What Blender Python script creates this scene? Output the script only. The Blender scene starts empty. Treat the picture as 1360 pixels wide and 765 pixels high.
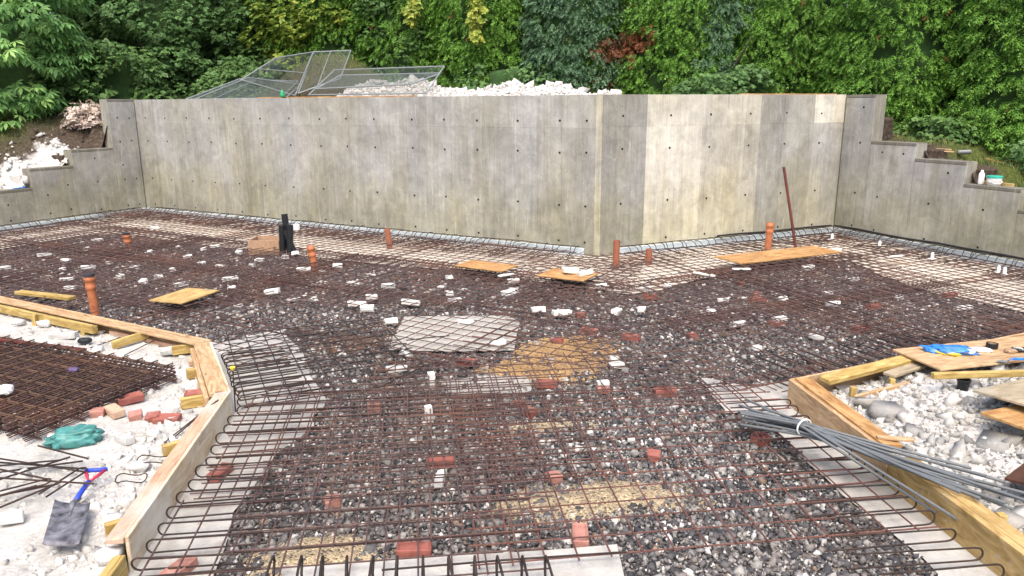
import bpy, bmesh, math, random
import numpy as np
from mathutils import Vector, Matrix
R_ = math.radians
random.seed(7); rng = np.random.default_rng(7)
scene = bpy.context.scene
COL = scene.collection

# ------------------------------------------------------------------ camera, sky, sun, exposure
PITCH, ROLL, CAMH, FPX = R_(13.75), R_(-0.3), 2.75, 1000.0
_f = Vector((0, math.cos(PITCH), -math.sin(PITCH))); _u0 = Vector((0, math.sin(PITCH), math.cos(PITCH))); _r0 = Vector((1, 0, 0))
_r = math.cos(ROLL) * _r0 + math.sin(ROLL) * _u0; _u = -math.sin(ROLL) * _r0 + math.cos(ROLL) * _u0
cam = bpy.data.objects.new('camera', bpy.data.cameras.new('camera')); COL.objects.link(cam)
cam.matrix_world = Matrix(((_r.x, _u.x, -_f.x, 0), (_r.y, _u.y, -_f.y, 0), (_r.z, _u.z, -_f.z, CAMH), (0, 0, 0, 1)))
cam.data.sensor_width = 36; cam.data.lens = 36 * FPX / 1360; cam.data.clip_end = 800; cam.data.clip_start = 0.05
scene.camera = cam
SUN_EL, SUN_AZ = R_(60), R_(182)          # azimuth clockwise from +Y; the sun stands behind the viewer
w = bpy.data.worlds.new('World'); scene.world = w; w.use_nodes = True
nt = w.node_tree; sky = nt.nodes.new('ShaderNodeTexSky'); sky.sky_type = 'NISHITA'; sky.sun_disc = False
sky.sun_elevation = SUN_EL; sky.sun_rotation = SUN_AZ; sky.air_density = 1.0; sky.dust_density = 6.0; sky.ozone_density = 0.6
nt.links.new(sky.outputs[0], nt.nodes['Background'].inputs[0]); nt.nodes['Background'].inputs[1].default_value = 0.15
sun = bpy.data.objects.new('sun', bpy.data.lights.new('sun', 'SUN')); COL.objects.link(sun)
sun.data.energy = 0.9; sun.data.angle = R_(40); sun.data.color = (1.0, 0.94, 0.85)
sdir = Vector((math.sin(SUN_AZ) * math.cos(SUN_EL), math.cos(SUN_AZ) * math.cos(SUN_EL), math.sin(SUN_EL)))
sun.rotation_euler = sdir.to_track_quat('Z', 'Y').to_euler(); sun.location = (0, -5, 20)
scene.view_settings.view_transform = 'Standard'; scene.view_settings.look = 'None'
scene.view_settings.exposure = 1.18; scene.view_settings.gamma = 1.0

def at(px, py, z=0.0):
    """surveyed spot: the point at height z seen at photograph pixel (px,py)"""
    d = _f + _r * ((px - 680) / FPX) - _u * ((py - 382.5) / FPX)
    t = (z - CAMH) / d.z
    return Vector((d.x * t, d.y * t, z))
def at_y(px, py, Y):
    d = _f + _r * ((px - 680) / FPX) - _u * ((py - 382.5) / FPX)
    t = Y / d.y
    return Vector((d.x * t, Y, CAMH + d.z * t))

# ------------------------------------------------------------------ materials
MATS = {}
def new_mat(name):
    m = bpy.data.materials.new(name); m.use_nodes = True
    n = m.node_tree; b = n.nodes['Principled BSDF']; MATS[name] = m
    return m, n, b
def N(n, typ, **kw):
    x = n.nodes.new(typ)
    for k, v in kw.items():
        if k.startswith('i_'): x.inputs[k[2:]].default_value = v
        else: setattr(x, k, v)
    return x
def coords(n, kind='Object', scale=(1, 1, 1), loc=(0, 0, 0)):
    t = N(n, 'ShaderNodeTexCoord'); mp = N(n, 'ShaderNodeMapping'); mp.inputs['Scale'].default_value = scale; mp.inputs['Location'].default_value = loc
    n.links.new(t.outputs[kind], mp.inputs[0]); return mp.outputs[0]
def wcoords(n, scale=(1, 1, 1)):
    g = N(n, 'ShaderNodeNewGeometry'); mp = N(n, 'ShaderNodeMapping'); mp.inputs['Scale'].default_value = scale
    n.links.new(g.outputs['Position'], mp.inputs[0]); return mp.outputs[0]
def noise(n, vec, scale, detail=5, rough=0.6, dist=0):
    x = N(n, 'ShaderNodeTexNoise'); x.inputs['Scale'].default_value = scale; x.inputs['Detail'].default_value = detail
    x.inputs['Roughness'].default_value = rough; x.inputs['Distortion'].default_value = dist
    if vec is not None: n.links.new(vec, x.inputs['Vector'])
    return x.outputs['Fac']
def ramp(n, fac, stops, interp='LINEAR'):
    x = N(n, 'ShaderNodeValToRGB'); x.color_ramp.interpolation = interp
    e = x.color_ramp.elements
    while len(e) > 1: e.remove(e[-1])
    for i, (p, c) in enumerate(stops):
        el = e[0] if i == 0 else e.new(p)
        el.position = p; el.color = (*c, 1) if len(c) == 3 else c
    n.links.new(fac, x.inputs[0]); return x.outputs[0]
def mix(n, fac, a, b, mode='MIX'):
    x = N(n, 'ShaderNodeMix', data_type='RGBA', blend_type=mode)
    if isinstance(fac, (int, float)): x.inputs[0].default_value = fac
    else: n.links.new(fac, x.inputs[0])
    for sock, v in ((x.inputs[6], a), (x.inputs[7], b)):
        if isinstance(v, tuple): sock.default_value = (*v[:3], 1)
        else: n.links.new(v, sock)
    return x.outputs[2]
def bump(n, b, h, strength=0.4, dist=0.02):
    x = N(n, 'ShaderNodeBump'); x.inputs['Strength'].default_value = strength; x.inputs['Distance'].default_value = dist
    n.links.new(h, x.inputs['Height']); n.links.new(x.outputs[0], b.inputs['Normal'])
def lk(n, o, i): n.links.new(o, i)
def attr(n, name):
    a = N(n, 'ShaderNodeAttribute'); a.attribute_name = name; return a.outputs['Fac']
def grey(v): return (v, v, v)

def plain(name, col, rough=0.6, metal=0.0, var=0.25, scale=25, bmp=0.0, spec=0.4):
    m, n, b = new_mat(name); v = coords(n)
    f = noise(n, v, scale); c = ramp(n, f, [(0.3, tuple(x * (1 - var) for x in col)), (0.7, tuple(min(1, x * (1 + var)) for x in col))])
    lk(n, c, b.inputs['Base Color']); b.inputs['Roughness'].default_value = rough; b.inputs['Metallic'].default_value = metal
    b.inputs['Specular IOR Level'].default_value = spec
    if bmp: bump(n, b, f, bmp, 0.01)
    return m

def N_div(n, o, d):
    m = N(n, 'ShaderNodeMath', operation='DIVIDE'); n.links.new(o, m.inputs[0]); m.inputs[1].default_value = d; return m.outputs[0]
def concrete_mat():
    m, n, b = new_mat('cast_concrete')
    oi = N(n, 'ShaderNodeObjectInfo'); v = wcoords(n)
    vs = wcoords(n, (1.0, 1.0, 0.12))
    big = noise(n, v, 0.9, 5, 0.62); streak = noise(n, vs, 5.5, 6, 0.72); streak2 = noise(n, wcoords(n, (1, 1, 0.05)), 17, 5, 0.75); fine = noise(n, v, 38, 4, 0.7); mid = noise(n, v, 4.0, 6, 0.7, 0.6)
    tone = ramp(n, big, [(0.34, grey(0.80)), (0.66, grey(1.12))])
    st = ramp(n, streak, [(0.30, grey(0.86)), (0.5, grey(1.0)), (0.72, grey(1.10))])
    st2 = ramp(n, streak2, [(0.30, grey(0.80)), (0.46, grey(0.97)), (0.56, grey(1.02)), (0.70, grey(1.16))])
    fi = ramp(n, fine, [(0.3, grey(0.88)), (0.7, grey(1.1))])
    md = ramp(n, mid, [(0.32, grey(0.74)), (0.64, grey(1.12))])
    c = mix(n, 1.0, oi.outputs['Color'], tone, 'MULTIPLY'); c = mix(n, 1.0, c, st, 'MULTIPLY'); c = mix(n, 1.0, c, st2, 'MULTIPLY'); c = mix(n, 0.7, c, fi, 'MULTIPLY'); c = mix(n, 0.9, c, md, 'MULTIPLY')
    # olive mould tint in blotches and pale lime runs
    ol = ramp(n, noise(n, wcoords(n, (1, 1, 0.35)), 1.3, 5, 0.6), [(0.44, grey(0.0)), (0.62, grey(0.8))])
    sx = N(n, 'ShaderNodeSeparateXYZ'); lk(n, v, sx.inputs[0]); zn = N(n, 'ShaderNodeMath', operation='MULTIPLY_ADD'); lk(n, noise(n, wcoords(n, (1, 1, .3)), 1.6, 5, .65), zn.inputs[0]); zn.inputs[1].default_value = 3.2; lk(n, sx.outputs['Z'], zn.inputs[2])
    damp = ramp(n, N_div(n, zn.outputs[0], 5.0), [(0.44, grey(0.95)), (0.62, grey(0.0))])
    c = mix(n, ol, c, mix(n, 1.0, c, (0.95, 0.93, 0.82), 'MULTIPLY'))
    c = mix(n, damp, c, mix(n, 1.0, c, (0.90, 0.88, 0.74), 'MULTIPLY'))
    lime = ramp(n, noise(n, wcoords(n, (1, 1, 0.16)), 11, 6, 0.75), [(0.58, grey(0.0)), (0.72, grey(0.62))])
    c = mix(n, lime, c, (0.48, 0.47, 0.43))
    spot = ramp(n, noise(n, v, 17, 3, 0.6), [(0.70, grey(0.0)), (0.74, grey(0.55))])
    c = mix(n, spot, c, (0.52, 0.51, 0.47))
    lk(n, c, b.inputs['Base Color']); b.inputs['Roughness'].default_value = 0.82; b.inputs['Specular IOR Level'].default_value = 0.25
    bump(n, b, mix(n, 0.5, streak2, fine), 0.35, 0.012)
concrete_mat()

def wood_mat(name, a, bcol, rough=0.65, ring=7.0, stain=None):
    m, n, b = new_mat(name); oi = N(n, 'ShaderNodeObjectInfo')
    tc = N(n, 'ShaderNodeTexCoord'); ad = N(n, 'ShaderNodeVectorMath', operation='ADD'); lk(n, tc.outputs['Object'], ad.inputs[0])
    sc = N(n, 'ShaderNodeVectorMath', operation='SCALE'); cmb = N(n, 'ShaderNodeCombineXYZ')
    for k in range(3): lk(n, oi.outputs['Random'], cmb.inputs[k])
    lk(n, cmb.outputs[0], sc.inputs[0]); sc.inputs['Scale'].default_value = 9.0; lk(n, sc.outputs[0], ad.inputs[1])
    mp = N(n, 'ShaderNodeMapping'); mp.inputs['Scale'].default_value = (0.9, ring, ring); lk(n, ad.outputs[0], mp.inputs[0])
    g = noise(n, mp.outputs[0], 3.2, 7, 0.65, 1.6)
    c = ramp(n, g, [(0.28, tuple(x * 0.62 for x in bcol)), (0.45, bcol), (0.6, a), (0.78, tuple(min(1, x * 1.12) for x in a))])
    mp2 = N(n, 'ShaderNodeMapping'); mp2.inputs['Scale'].default_value = (1, 1, 1); lk(n, ad.outputs[0], mp2.inputs[0])
    dirt = noise(n, mp2.outputs[0], 3.0, 6, 0.7)
    c = mix(n, 0.85, c, ramp(n, dirt, [(0.3, grey(0.70)), (0.6, grey(1.05))]), 'MULTIPLY')
    kn = N(n, 'ShaderNodeTexVoronoi'); kn.inputs['Scale'].default_value = 3.2; mk = N(n, 'ShaderNodeMapping'); mk.inputs['Scale'].default_value = (0.7, 1.6, 1.6); lk(n, ad.outputs[0], mk.inputs[0]); lk(n, mk.outputs[0], kn.inputs['Vector'])
    c = mix(n, ramp(n, kn.outputs['Distance'], [(0.05, grey(0.75)), (0.11, grey(0.0))]), c, tuple(x * 0.35 for x in bcol))
    if stain: c = mix(n, ramp(n, noise(n, mp2.outputs[0], 1.6, 5, 0.6), [(0.45, grey(0.0)), (0.62, grey(0.8))]), c, stain)
    c = mix(n, ramp(n, noise(n, mp2.outputs[0], 9, 5, .7), [(.62, grey(0)), (.70, grey(.55))]), c, (.42, .39, .34))
    c = mix(n, ramp(n, noise(n, mp2.outputs[0], 5, 6, .75), [(.66, grey(0)), (.74, grey(.6))]), c, tuple(x * .35 for x in bcol))
    lk(n, c, b.inputs['Base Color']); b.inputs['Roughness'].default_value = rough; b.inputs['Specular IOR Level'].default_value = 0.3
    bump(n, b, g, 0.25, 0.004)
wood_mat('pale_timber', (0.52, 0.37, 0.22), (0.38, 0.24, 0.125))
wood_mat('yellow_timber', (0.48, 0.36, 0.14), (0.34, 0.23, 0.07))
wood_mat('orange_ply', (0.46, 0.285, 0.125), (0.33, 0.17, 0.06), ring=4.0)
wood_mat('golden_ply', (0.48, 0.34, 0.15), (0.36, 0.235, 0.085), ring=4.0)
wood_mat('pink_timber', (0.52, 0.35, 0.24), (0.42, 0.25, 0.16), stain=(0.48, 0.44, 0.40))
wood_mat('grey_ply', (0.38, 0.32, 0.22), (0.30, 0.25, 0.17), ring=3.5, stain=(0.36, 0.34, 0.30))
wood_mat('cream_ply', (0.60, 0.50, 0.36), (0.52, 0.40, 0.26), ring=3.0, stain=(0.60, 0.57, 0.50))
wood_mat('dark_ply', (0.10, 0.045, 0.028), (0.07, 0.03, 0.02), rough=0.35)

def rust_mat(name, a, b2, c2):
    m, n, b = new_mat(name); v = wcoords(n); f = noise(n, v, 6, 6, 0.7); f2 = noise(n, v, 1.1, 4, 0.6)
    c = ramp(n, f, [(0.3, a), (0.52, b2), (0.74, c2)])
    c = mix(n, ramp(n, f2, [(0.5, grey(0)), (0.66, grey(0.7))]), c, (c2[0] * .95, c2[1] * 0.80, c2[2] * 0.68))
    lk(n, c, b.inputs['Base Color']); b.inputs['Roughness'].default_value = 0.75; b.inputs['Specular IOR Level'].default_value = 0.3
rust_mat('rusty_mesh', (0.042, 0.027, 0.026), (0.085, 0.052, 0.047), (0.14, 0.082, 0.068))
rust_mat('red_rust', (0.055, 0.028, 0.025), (0.115, 0.053, 0.045), (0.18, 0.088, 0.070))
rust_mat('dark_rebar', (0.014, 0.011, 0.010), (0.030, 0.022, 0.020), (0.065, 0.042, 0.034))
rust_mat('brown_mesh', (0.045, 0.025, 0.016), (0.085, 0.050, 0.032), (0.14, 0.085, 0.055))
rust_mat('maroon_steel', (0.05, 0.012, 0.012), (0.085, 0.020, 0.018), (0.11, 0.035, 0.028))

def stone_mat(name, stops, rough=0.85, dust=0.36, dcol=(0.17, 0.152, 0.143)):
    m, n, b = new_mat(name); g = N(n, 'ShaderNodeNewGeometry')
    c = ramp(n, g.outputs['Random Per Island'], stops, 'CONSTANT'); f = noise(n, wcoords(n), 55, 4, 0.7)
    c = mix(n, 0.8, c, ramp(n, f, [(0.3, grey(0.7)), (0.7, grey(1.2))]), 'MULTIPLY')
    dusty = noise(n, wcoords(n), 1.7, 5, .65)
    c = mix(n, ramp(n, dusty, [(.38, grey(0)), (.66, grey(dust))]), c, dcol)
    lk(n, c, b.inputs['Base Color']); b.inputs['Roughness'].default_value = rough; b.inputs['Specular IOR Level'].default_value = 0.3
    bump(n, b, f, 0.4, 0.006)
stone_mat('flint_gravel', [(0, (0.034, 0.036, 0.044)), (0.17, (0.062, 0.063, 0.071)), (0.32, (0.098, 0.096, 0.100)), (0.46, (0.145, 0.140, 0.140)), (0.58, (0.185, 0.170, 0.160)), (0.69, (0.25, 0.242, 0.235)), (0.80, (0.32, 0.31, 0.295)), (0.90, (0.60, 0.59, 0.57)), (0.975, (0.23, 0.16, 0.115))])
stone_mat('chalk_stone', [(0, (0.50, 0.50, 0.48)), (0.25, (0.58, 0.575, 0.555)), (0.5, (0.44, 0.435, 0.415)), (0.7, (0.62, 0.615, 0.60)), (0.9, (0.30, 0.30, 0.295))], dust=0.45, dcol=(0.40, 0.37, 0.32))
stone_mat('bright_chalk', [(0, (0.60, 0.595, 0.58)), (0.3, (0.68, 0.675, 0.66)), (0.6, (0.53, 0.525, 0.51)), (0.84, (0.64, 0.635, 0.62)), (0.95, (0.36, 0.355, 0.34))], dust=0.45, dcol=(0.40, 0.37, 0.32))
stone_mat('rubble_stone', [(0, (0.32, 0.32, 0.31)), (0.2, (0.45, 0.445, 0.43)), (0.42, (0.24, 0.24, 0.235)), (0.64, (0.54, 0.535, 0.52)), (0.88, (0.16, 0.16, 0.156))], dust=0.45, dcol=(0.40, 0.37, 0.32))

def chalk_ground_mat():
    m, n, b = new_mat('chalk_ground'); v = wcoords(n)
    f = noise(n, v, 2.0, 8, 0.7); g = noise(n, v, 22, 6, 0.75); h = noise(n, v, 0.7, 4, 0.6)
    c = ramp(n, f, [(0.28, (0.26, 0.245, 0.22)), (0.43, (0.44, 0.43, 0.405)), (0.62, (0.57, 0.56, 0.545))])
    c = mix(n, 0.8, c, ramp(n, g, [(0.3, grey(0.62)), (0.55, grey(1.03))]), 'MULTIPLY')
    c = mix(n, ramp(n, h, [(0.58, grey(0)), (0.72, grey(0.55))]), c, (0.42, 0.33, 0.22))
    lk(n, c, b.inputs['Base Color']); b.inputs['Roughness'].default_value = 0.95; b.inputs['Specular IOR Level'].default_value = 0.1
    bump(n, b, mix(n, 0.5, f, g), 0.9, 0.05)
chalk_ground_mat()
def gravel_ground_mat():
    m, n, b = new_mat('gravel_ground'); v = wcoords(n)
    vo = N(n, 'ShaderNodeTexVoronoi'); vo.inputs['Scale'].default_value = 26; lk(n, v, vo.inputs['Vector'])
    sp = N(n, 'ShaderNodeSeparateColor'); lk(n, vo.outputs['Color'], sp.inputs[0])
    c = ramp(n, sp.outputs[0], [(0, (0.045, 0.044, 0.048)), (0.25, (0.08, 0.076, 0.078)), (0.5, (0.13, 0.12, 0.117)), (0.7, (0.19, 0.175, 0.16)), (0.86, (0.28, 0.27, 0.25)), (0.955, (0.52, 0.51, 0.48))], 'CONSTANT')
    c = mix(n, ramp(n, vo.outputs['Distance'], [(0.4, grey(0)), (0.75, grey(0.7))]), c, (0.055, 0.049, 0.046))
    h = noise(n, v, 0.55, 5, 0.6); c = mix(n, ramp(n, h, [(0.52, grey(0)), (0.68, grey(0.55))]), c, (0.15, 0.085, 0.055))
    c = mix(n, 0.6, c, ramp(n, noise(n, v, 1.4, 5, 0.6), [(0.35, grey(0.7)), (0.65, grey(1.2))]), 'MULTIPLY')
    lk(n, c, b.inputs['Base Color']); b.inputs['Roughness'].default_value = 0.9; b.inputs['Specular IOR Level'].default_value = 0.2
    inv = N(n, 'ShaderNodeInvert'); lk(n, vo.outputs['Distance'], inv.inputs['Color']); bump(n, b, inv.outputs[0], 1.0, 0.03)
gravel_ground_mat()
def blinding_mat(name, base, dirt, amount=0.5):
    m, n, b = new_mat(name); v = wcoords(n); f = noise(n, v, 1.5, 7, 0.7); g = noise(n, v, 40, 4, 0.7); h = noise(n, v, 6, 5, 0.7)
    c = mix(n, ramp(n, f, [(0.48, grey(0)), (0.66, grey(amount))]), base, dirt)
    c = mix(n, 0.6, c, ramp(n, g, [(0.3, grey(0.8)), (0.7, grey(1.1))]), 'MULTIPLY')
    c = mix(n, ramp(n, h, [(0.64, grey(0)), (0.72, grey(0.5))]), c, tuple(x * 0.5 for x in dirt))
    lk(n, c, b.inputs['Base Color']); b.inputs['Roughness'].default_value = 0.88; b.inputs['Specular IOR Level'].default_value = 0.2; bump(n, b, mix(n, 0.5, g, h), 0.3, 0.01)
blinding_mat('cream_blinding', (0.50, 0.465, 0.40), (0.30, 0.21, 0.14), 0.55)
blinding_mat('grey_blinding', (0.42, 0.415, 0.395), (0.27, 0.245, 0.215), 0.75)
blinding_mat('pad_concrete', (0.375, 0.365, 0.335), (0.30, 0.275, 0.235), 0.5)
def sand_mat(name, base, dirt):
    m, n, b = new_mat(name); v = wcoords(n); f = noise(n, v, 2.4, 7, .7); vo = N(n, 'ShaderNodeTexVoronoi'); vo.inputs['Scale'].default_value = 70; lk(n, v, vo.inputs['Vector']); sp = N(n, 'ShaderNodeSeparateColor'); lk(n, vo.outputs['Color'], sp.inputs[0])
    c = mix(n, ramp(n, f, [(.4, grey(0)), (.65, grey(.9))]), base, dirt); c = mix(n, 1.0, c, ramp(n, sp.outputs[0], [(0, grey(.28)), (.12, grey(.62)), (.3, grey(.9)), (.7, grey(1.05)), (.93, grey(1.5))], 'CONSTANT'), 'MULTIPLY')
    lk(n, c, b.inputs['Base Color']); b.inputs['Roughness'].default_value = .95; inv = N(n, 'ShaderNodeInvert'); lk(n, vo.outputs['Distance'], inv.inputs['Color']); bump(n, b, inv.outputs[0], .9, .015)
sand_mat('orange_sand', (0.46, 0.29, 0.125), (0.32, 0.195, 0.09))
sand_mat('brown_earth', (0.20, 0.11, 0.06), (0.12, 0.07, 0.045))
sand_mat('beige_sand', (0.46, 0.37, 0.235), (0.34, 0.265, 0.17))
blinding_mat('kicker_strip', (0.46, 0.53, 0.57), (0.30, 0.34, 0.37), 0.6)
def bank_mat():
    m, n, b = new_mat('bank_soil'); v = wcoords(n); f = noise(n, v, 1.6, 7, 0.7); g = noise(n, v, 14, 6, 0.75)
    soil = ramp(n, g, [(0.3, (0.03, 0.022, 0.017)), (0.55, (0.075, 0.058, 0.045)), (0.75, (0.16, 0.14, 0.12))])
    grass = ramp(n, g, [(0.3, (0.03, 0.05, 0.012)), (0.7, (0.11, 0.13, 0.035))])
    chalk = ramp(n, g, [(0.28, (0.22, 0.21, 0.20)), (0.45, (0.46, 0.455, 0.44)), (0.7, (0.60, 0.595, 0.58))])
    c = mix(n, attr(n, 'grass'), soil, grass)
    ck = N(n, 'ShaderNodeMath', operation='MULTIPLY_ADD'); lk(n, f, ck.inputs[0]); ck.inputs[1].default_value = 1.6; ck.inputs[2].default_value = -0.8
    ad = N(n, 'ShaderNodeMath', operation='ADD', use_clamp=True); lk(n, ck.outputs[0], ad.inputs[0]); lk(n, attr(n, 'chalk'), ad.inputs[1])
    fac = ramp(n, ad.outputs[0], [(0.42, grey(0)), (0.58, grey(1))])
    c = mix(n, fac, c, chalk)
    lk(n, c, b.inputs['Base Color']); b.inputs['Roughness'].default_value = 0.95; b.inputs['Specular IOR Level'].default_value = 0.1; bump(n, b, mix(n, 0.5, f, g), 1.0, 0.08)
bank_mat()
def brick_mat(name, a, b2):
    m, n, b = new_mat(name); v = wcoords(n); f = noise(n, v, 20, 6, 0.7); h = noise(n, v, 7, 5, 0.7)
    c = ramp(n, f, [(0.3, a), (0.7, b2)]); c = mix(n, ramp(n, h, [(0.55, grey(0)), (0.72, grey(0.5))]), c, (0.38, 0.29, 0.25))
    lk(n, c, b.inputs['Base Color']); b.inputs['Roughness'].default_value = 0.85; bump(n, b, f, 0.4, 0.006)
brick_mat('red_brick', (0.20, 0.058, 0.045), (0.31, 0.11, 0.085))
brick_mat('pink_brick', (0.28, 0.12, 0.095), (0.40, 0.205, 0.165))
brick_mat('buff_brick', (0.40, 0.25, 0.17), (0.50, 0.36, 0.26))
plain('white_block', (0.62, 0.62, 0.595), 0.85, var=0.12, scale=16, bmp=0.4)
plain('grey_block', (0.40, 0.40, 0.39), 0.9, var=0.2, scale=16, bmp=0.4)
plain('terracotta_pipe', (0.36, 0.125, 0.055), 0.5, var=0.3, scale=12)
plain('brown_pipe', (0.26, 0.095, 0.055), 0.5, var=0.15, scale=9)
plain('black_plastic', (0.012, 0.014, 0.017), 0.42, var=0.3)
plain('dark_cap', (0.03, 0.028, 0.032), 0.5)
plain('grey_conduit', (0.12, 0.132, 0.14), 0.38, var=0.14, scale=5, spec=0.5)
plain('galvanised', (0.21, 0.235, 0.24), 0.5, metal=0.3, var=0.15)
plain('fence_wire', (0.10, 0.125, 0.12), 0.5, metal=0.3)
plain('blade_steel', (0.13, 0.13, 0.15), 0.6, metal=0.3, var=0.85, scale=14, bmp=0.3)
plain('blue_plastic', (0.025, 0.06, 0.42), 0.4)
plain('red_plastic', (0.38, 0.025, 0.06), 0.4)
plain('bright_blue', (0.03, 0.17, 0.52), 0.35, var=0.35, scale=14)
plain('yellow_plastic', (0.72, 0.58, 0.05), 0.45)
plain('pink_plastic', (0.70, 0.16, 0.34), 0.45)
plain('purple_plastic', (0.09, 0.06, 0.15), 0.5)
plain('white_plastic', (0.76, 0.77, 0.77), 0.4, var=0.06)
plain('teal_lid', (0.03, 0.36, 0.27), 0.4)
plain('teal_bag', (0.055, 0.20, 0.19), 0.42, var=0.45, scale=14)
plain('bark', (0.06, 0.045, 0.032), 0.9, var=0.4, scale=9, bmp=0.7)
plain('green_tie', (0.02, 0.30, 0.12), 0.4)
plain('dry_twig', (0.42, 0.33, 0.24), 0.9, var=0.35, scale=4)
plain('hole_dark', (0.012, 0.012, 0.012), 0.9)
plain('cardboard', (0.34, 0.22, 0.14), 0.85, var=0.2)
plain('gold_foil', (0.30, 0.20, 0.12), 0.6)
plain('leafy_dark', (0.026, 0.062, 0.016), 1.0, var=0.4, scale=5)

def leaf_mat(name, dark, light, tipc, dead=None, trans=0.3):
    m, n, b = new_mat(name)
    r = attr(n, 'leaf_tone'); t = attr(n, 'tip')
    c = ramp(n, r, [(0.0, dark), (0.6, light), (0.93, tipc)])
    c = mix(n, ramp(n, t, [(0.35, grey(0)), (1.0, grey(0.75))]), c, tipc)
    if dead: c = mix(n, attr(n, 'dead'), c, dead)
    lk(n, c, b.inputs['Base Color']); b.inputs['Roughness'].default_value = 0.55; b.inputs['Specular IOR Level'].default_value = 0.35
    tr = N(n, 'ShaderNodeBsdfTranslucent'); lk(n, c, tr.inputs[0]); ms = N(n, 'ShaderNodeMixShader'); ms.inputs[0].default_value = trans
    out = n.nodes['Material Output']; lk(n, b.outputs[0], ms.inputs[1]); lk(n, tr.outputs[0], ms.inputs[2]); lk(n, ms.outputs[0], out.inputs[0])
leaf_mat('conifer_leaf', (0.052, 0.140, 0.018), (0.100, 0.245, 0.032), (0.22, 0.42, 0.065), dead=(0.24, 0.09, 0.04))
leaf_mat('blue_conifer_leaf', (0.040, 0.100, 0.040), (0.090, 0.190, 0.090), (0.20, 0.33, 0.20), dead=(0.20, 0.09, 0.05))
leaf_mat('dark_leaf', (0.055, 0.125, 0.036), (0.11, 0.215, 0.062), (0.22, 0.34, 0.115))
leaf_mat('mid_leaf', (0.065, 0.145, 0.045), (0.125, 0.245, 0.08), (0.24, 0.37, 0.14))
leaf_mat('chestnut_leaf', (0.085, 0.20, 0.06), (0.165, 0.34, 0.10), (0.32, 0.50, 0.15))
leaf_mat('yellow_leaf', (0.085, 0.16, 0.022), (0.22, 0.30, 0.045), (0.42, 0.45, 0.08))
leaf_mat('grass_blade', (0.035, 0.075, 0.018), (0.09, 0.14, 0.035), (0.24, 0.26, 0.09))
leaf_mat('dry_leaf', (0.40, 0.32, 0.27), (0.54, 0.46, 0.40), (0.66, 0.58, 0.52))

# ------------------------------------------------------------------ mesh helpers
class MB:
    def __init__(s): s.v = []; s.f = []
    def add(s, vs, fs):
        o = len(s.v); s.v += [tuple(x) for x in vs]; s.f += [tuple(i + o for i in f) for f in fs]; return s
    def box(s, c, size, rz=0.0, M=None):
        hx, hy, hz = size[0] / 2, size[1] / 2, size[2] / 2; co, si = math.cos(rz), math.sin(rz); vs = []
        for z in (-hz, hz):
            for x, y in ((-hx, -hy), (hx, -hy), (hx, hy), (-hx, hy)):
                p = Vector((x * co - y * si, x * si + y * co, z))
                if M: p = M @ p
                vs.append(p + Vector(c))
        return s.add(vs, [(3, 2, 1, 0), (4, 5, 6, 7), (0, 1, 5, 4), (1, 2, 6, 5), (2, 3, 7, 6), (3, 0, 4, 7)])
    def tube(s, pts, r, n=6, cap=True):
        pts = [Vector(p) for p in pts]; rs = r if isinstance(r, (list, tuple)) else [r] * len(pts); rings = []
        prev = None
        for i, p in enumerate(pts):
            d = (pts[min(i + 1, len(pts) - 1)] - pts[max(i - 1, 0)]).normalized()
            a = prev - d * prev.dot(d) if prev is not None else (Vector((0, 0, 1)) if abs(d.z) < 0.9 else Vector((1, 0, 0)))
            a = (a - d * a.dot(d)).normalized(); prev = a; bb = d.cross(a)
            rings.append([p + (a * math.cos(2 * math.pi * k / n) + bb * math.sin(2 * math.pi * k / n)) * rs[i] for k in range(n)])
        vs = [q for rg in rings for q in rg]; fs = []
        for i in range(len(pts) - 1):
            for k in range(n): fs.append((i * n + k, i * n + (k + 1) % n, (i + 1) * n + (k + 1) % n, (i + 1) * n + k))
        if cap: fs += [tuple(range(n - 1, -1, -1)), tuple((len(pts) - 1) * n + k for k in range(n))]
        return s.add(vs, fs)
    def lathe(s, base, prof, n=20, axis=None):
        """profile (r,z) about an axis through base"""
        M = (axis.to_track_quat('Z', 'Y').to_matrix() if axis else Matrix.Identity(3)); vs = []; fs = []
        for r, z in prof:
            for k in range(n): vs.append(Vector(base) + M @ Vector((r * math.cos(2 * math.pi * k / n), r * math.sin(2 * math.pi * k / n), z)))
        for i in range(len(prof) - 1):
            for k in range(n): fs.append((i * n + k, i * n + (k + 1) % n, (i + 1) * n + (k + 1) % n, (i + 1) * n + k))
        return s.add(vs, fs)
    def prism(s, poly, z0, z1):
        n = len(poly); vs = [(x, y, z0) for x, y in poly] + [(x, y, z1) for x, y in poly]
        return s.add(vs, [tuple(range(n - 1, -1, -1)), tuple(range(n, 2 * n))] + [(i, (i + 1) % n, n + (i + 1) % n, n + i) for i in range(n)])
    def mesh(s, name, off=Vector((0, 0, 0)), smooth=False, bevel=0):
        me = bpy.data.meshes.new(name); me.from_pydata([(x - off.x, y - off.y, z - off.z) for x, y, z in s.v], [], s.f)
        if bevel:
            bm = bmesh.new(); bm.from_mesh(me); bmesh.ops.bevel(bm, geom=list(bm.edges), offset=bevel, segments=1, affect='EDGES', clamp_overlap=True); bm.to_mesh(me); bm.free()
        if smooth: me.polygons.foreach_set('use_smooth', [True] * len(me.polygons))
        me.update(); return me
def link(name, me, mat=None, parent=None, loc=None, rot=None, scale=None):
    o = bpy.data.objects.new(name, me); COL.objects.link(o)
    if mat and me and not me.materials: me.materials.append(MATS[mat])
    if parent: o.parent = parent
    if loc is not None: o.location = loc
    if rot is not None: o.rotation_euler = rot
    if scale is not None: o.scale = scale
    return o
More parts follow.
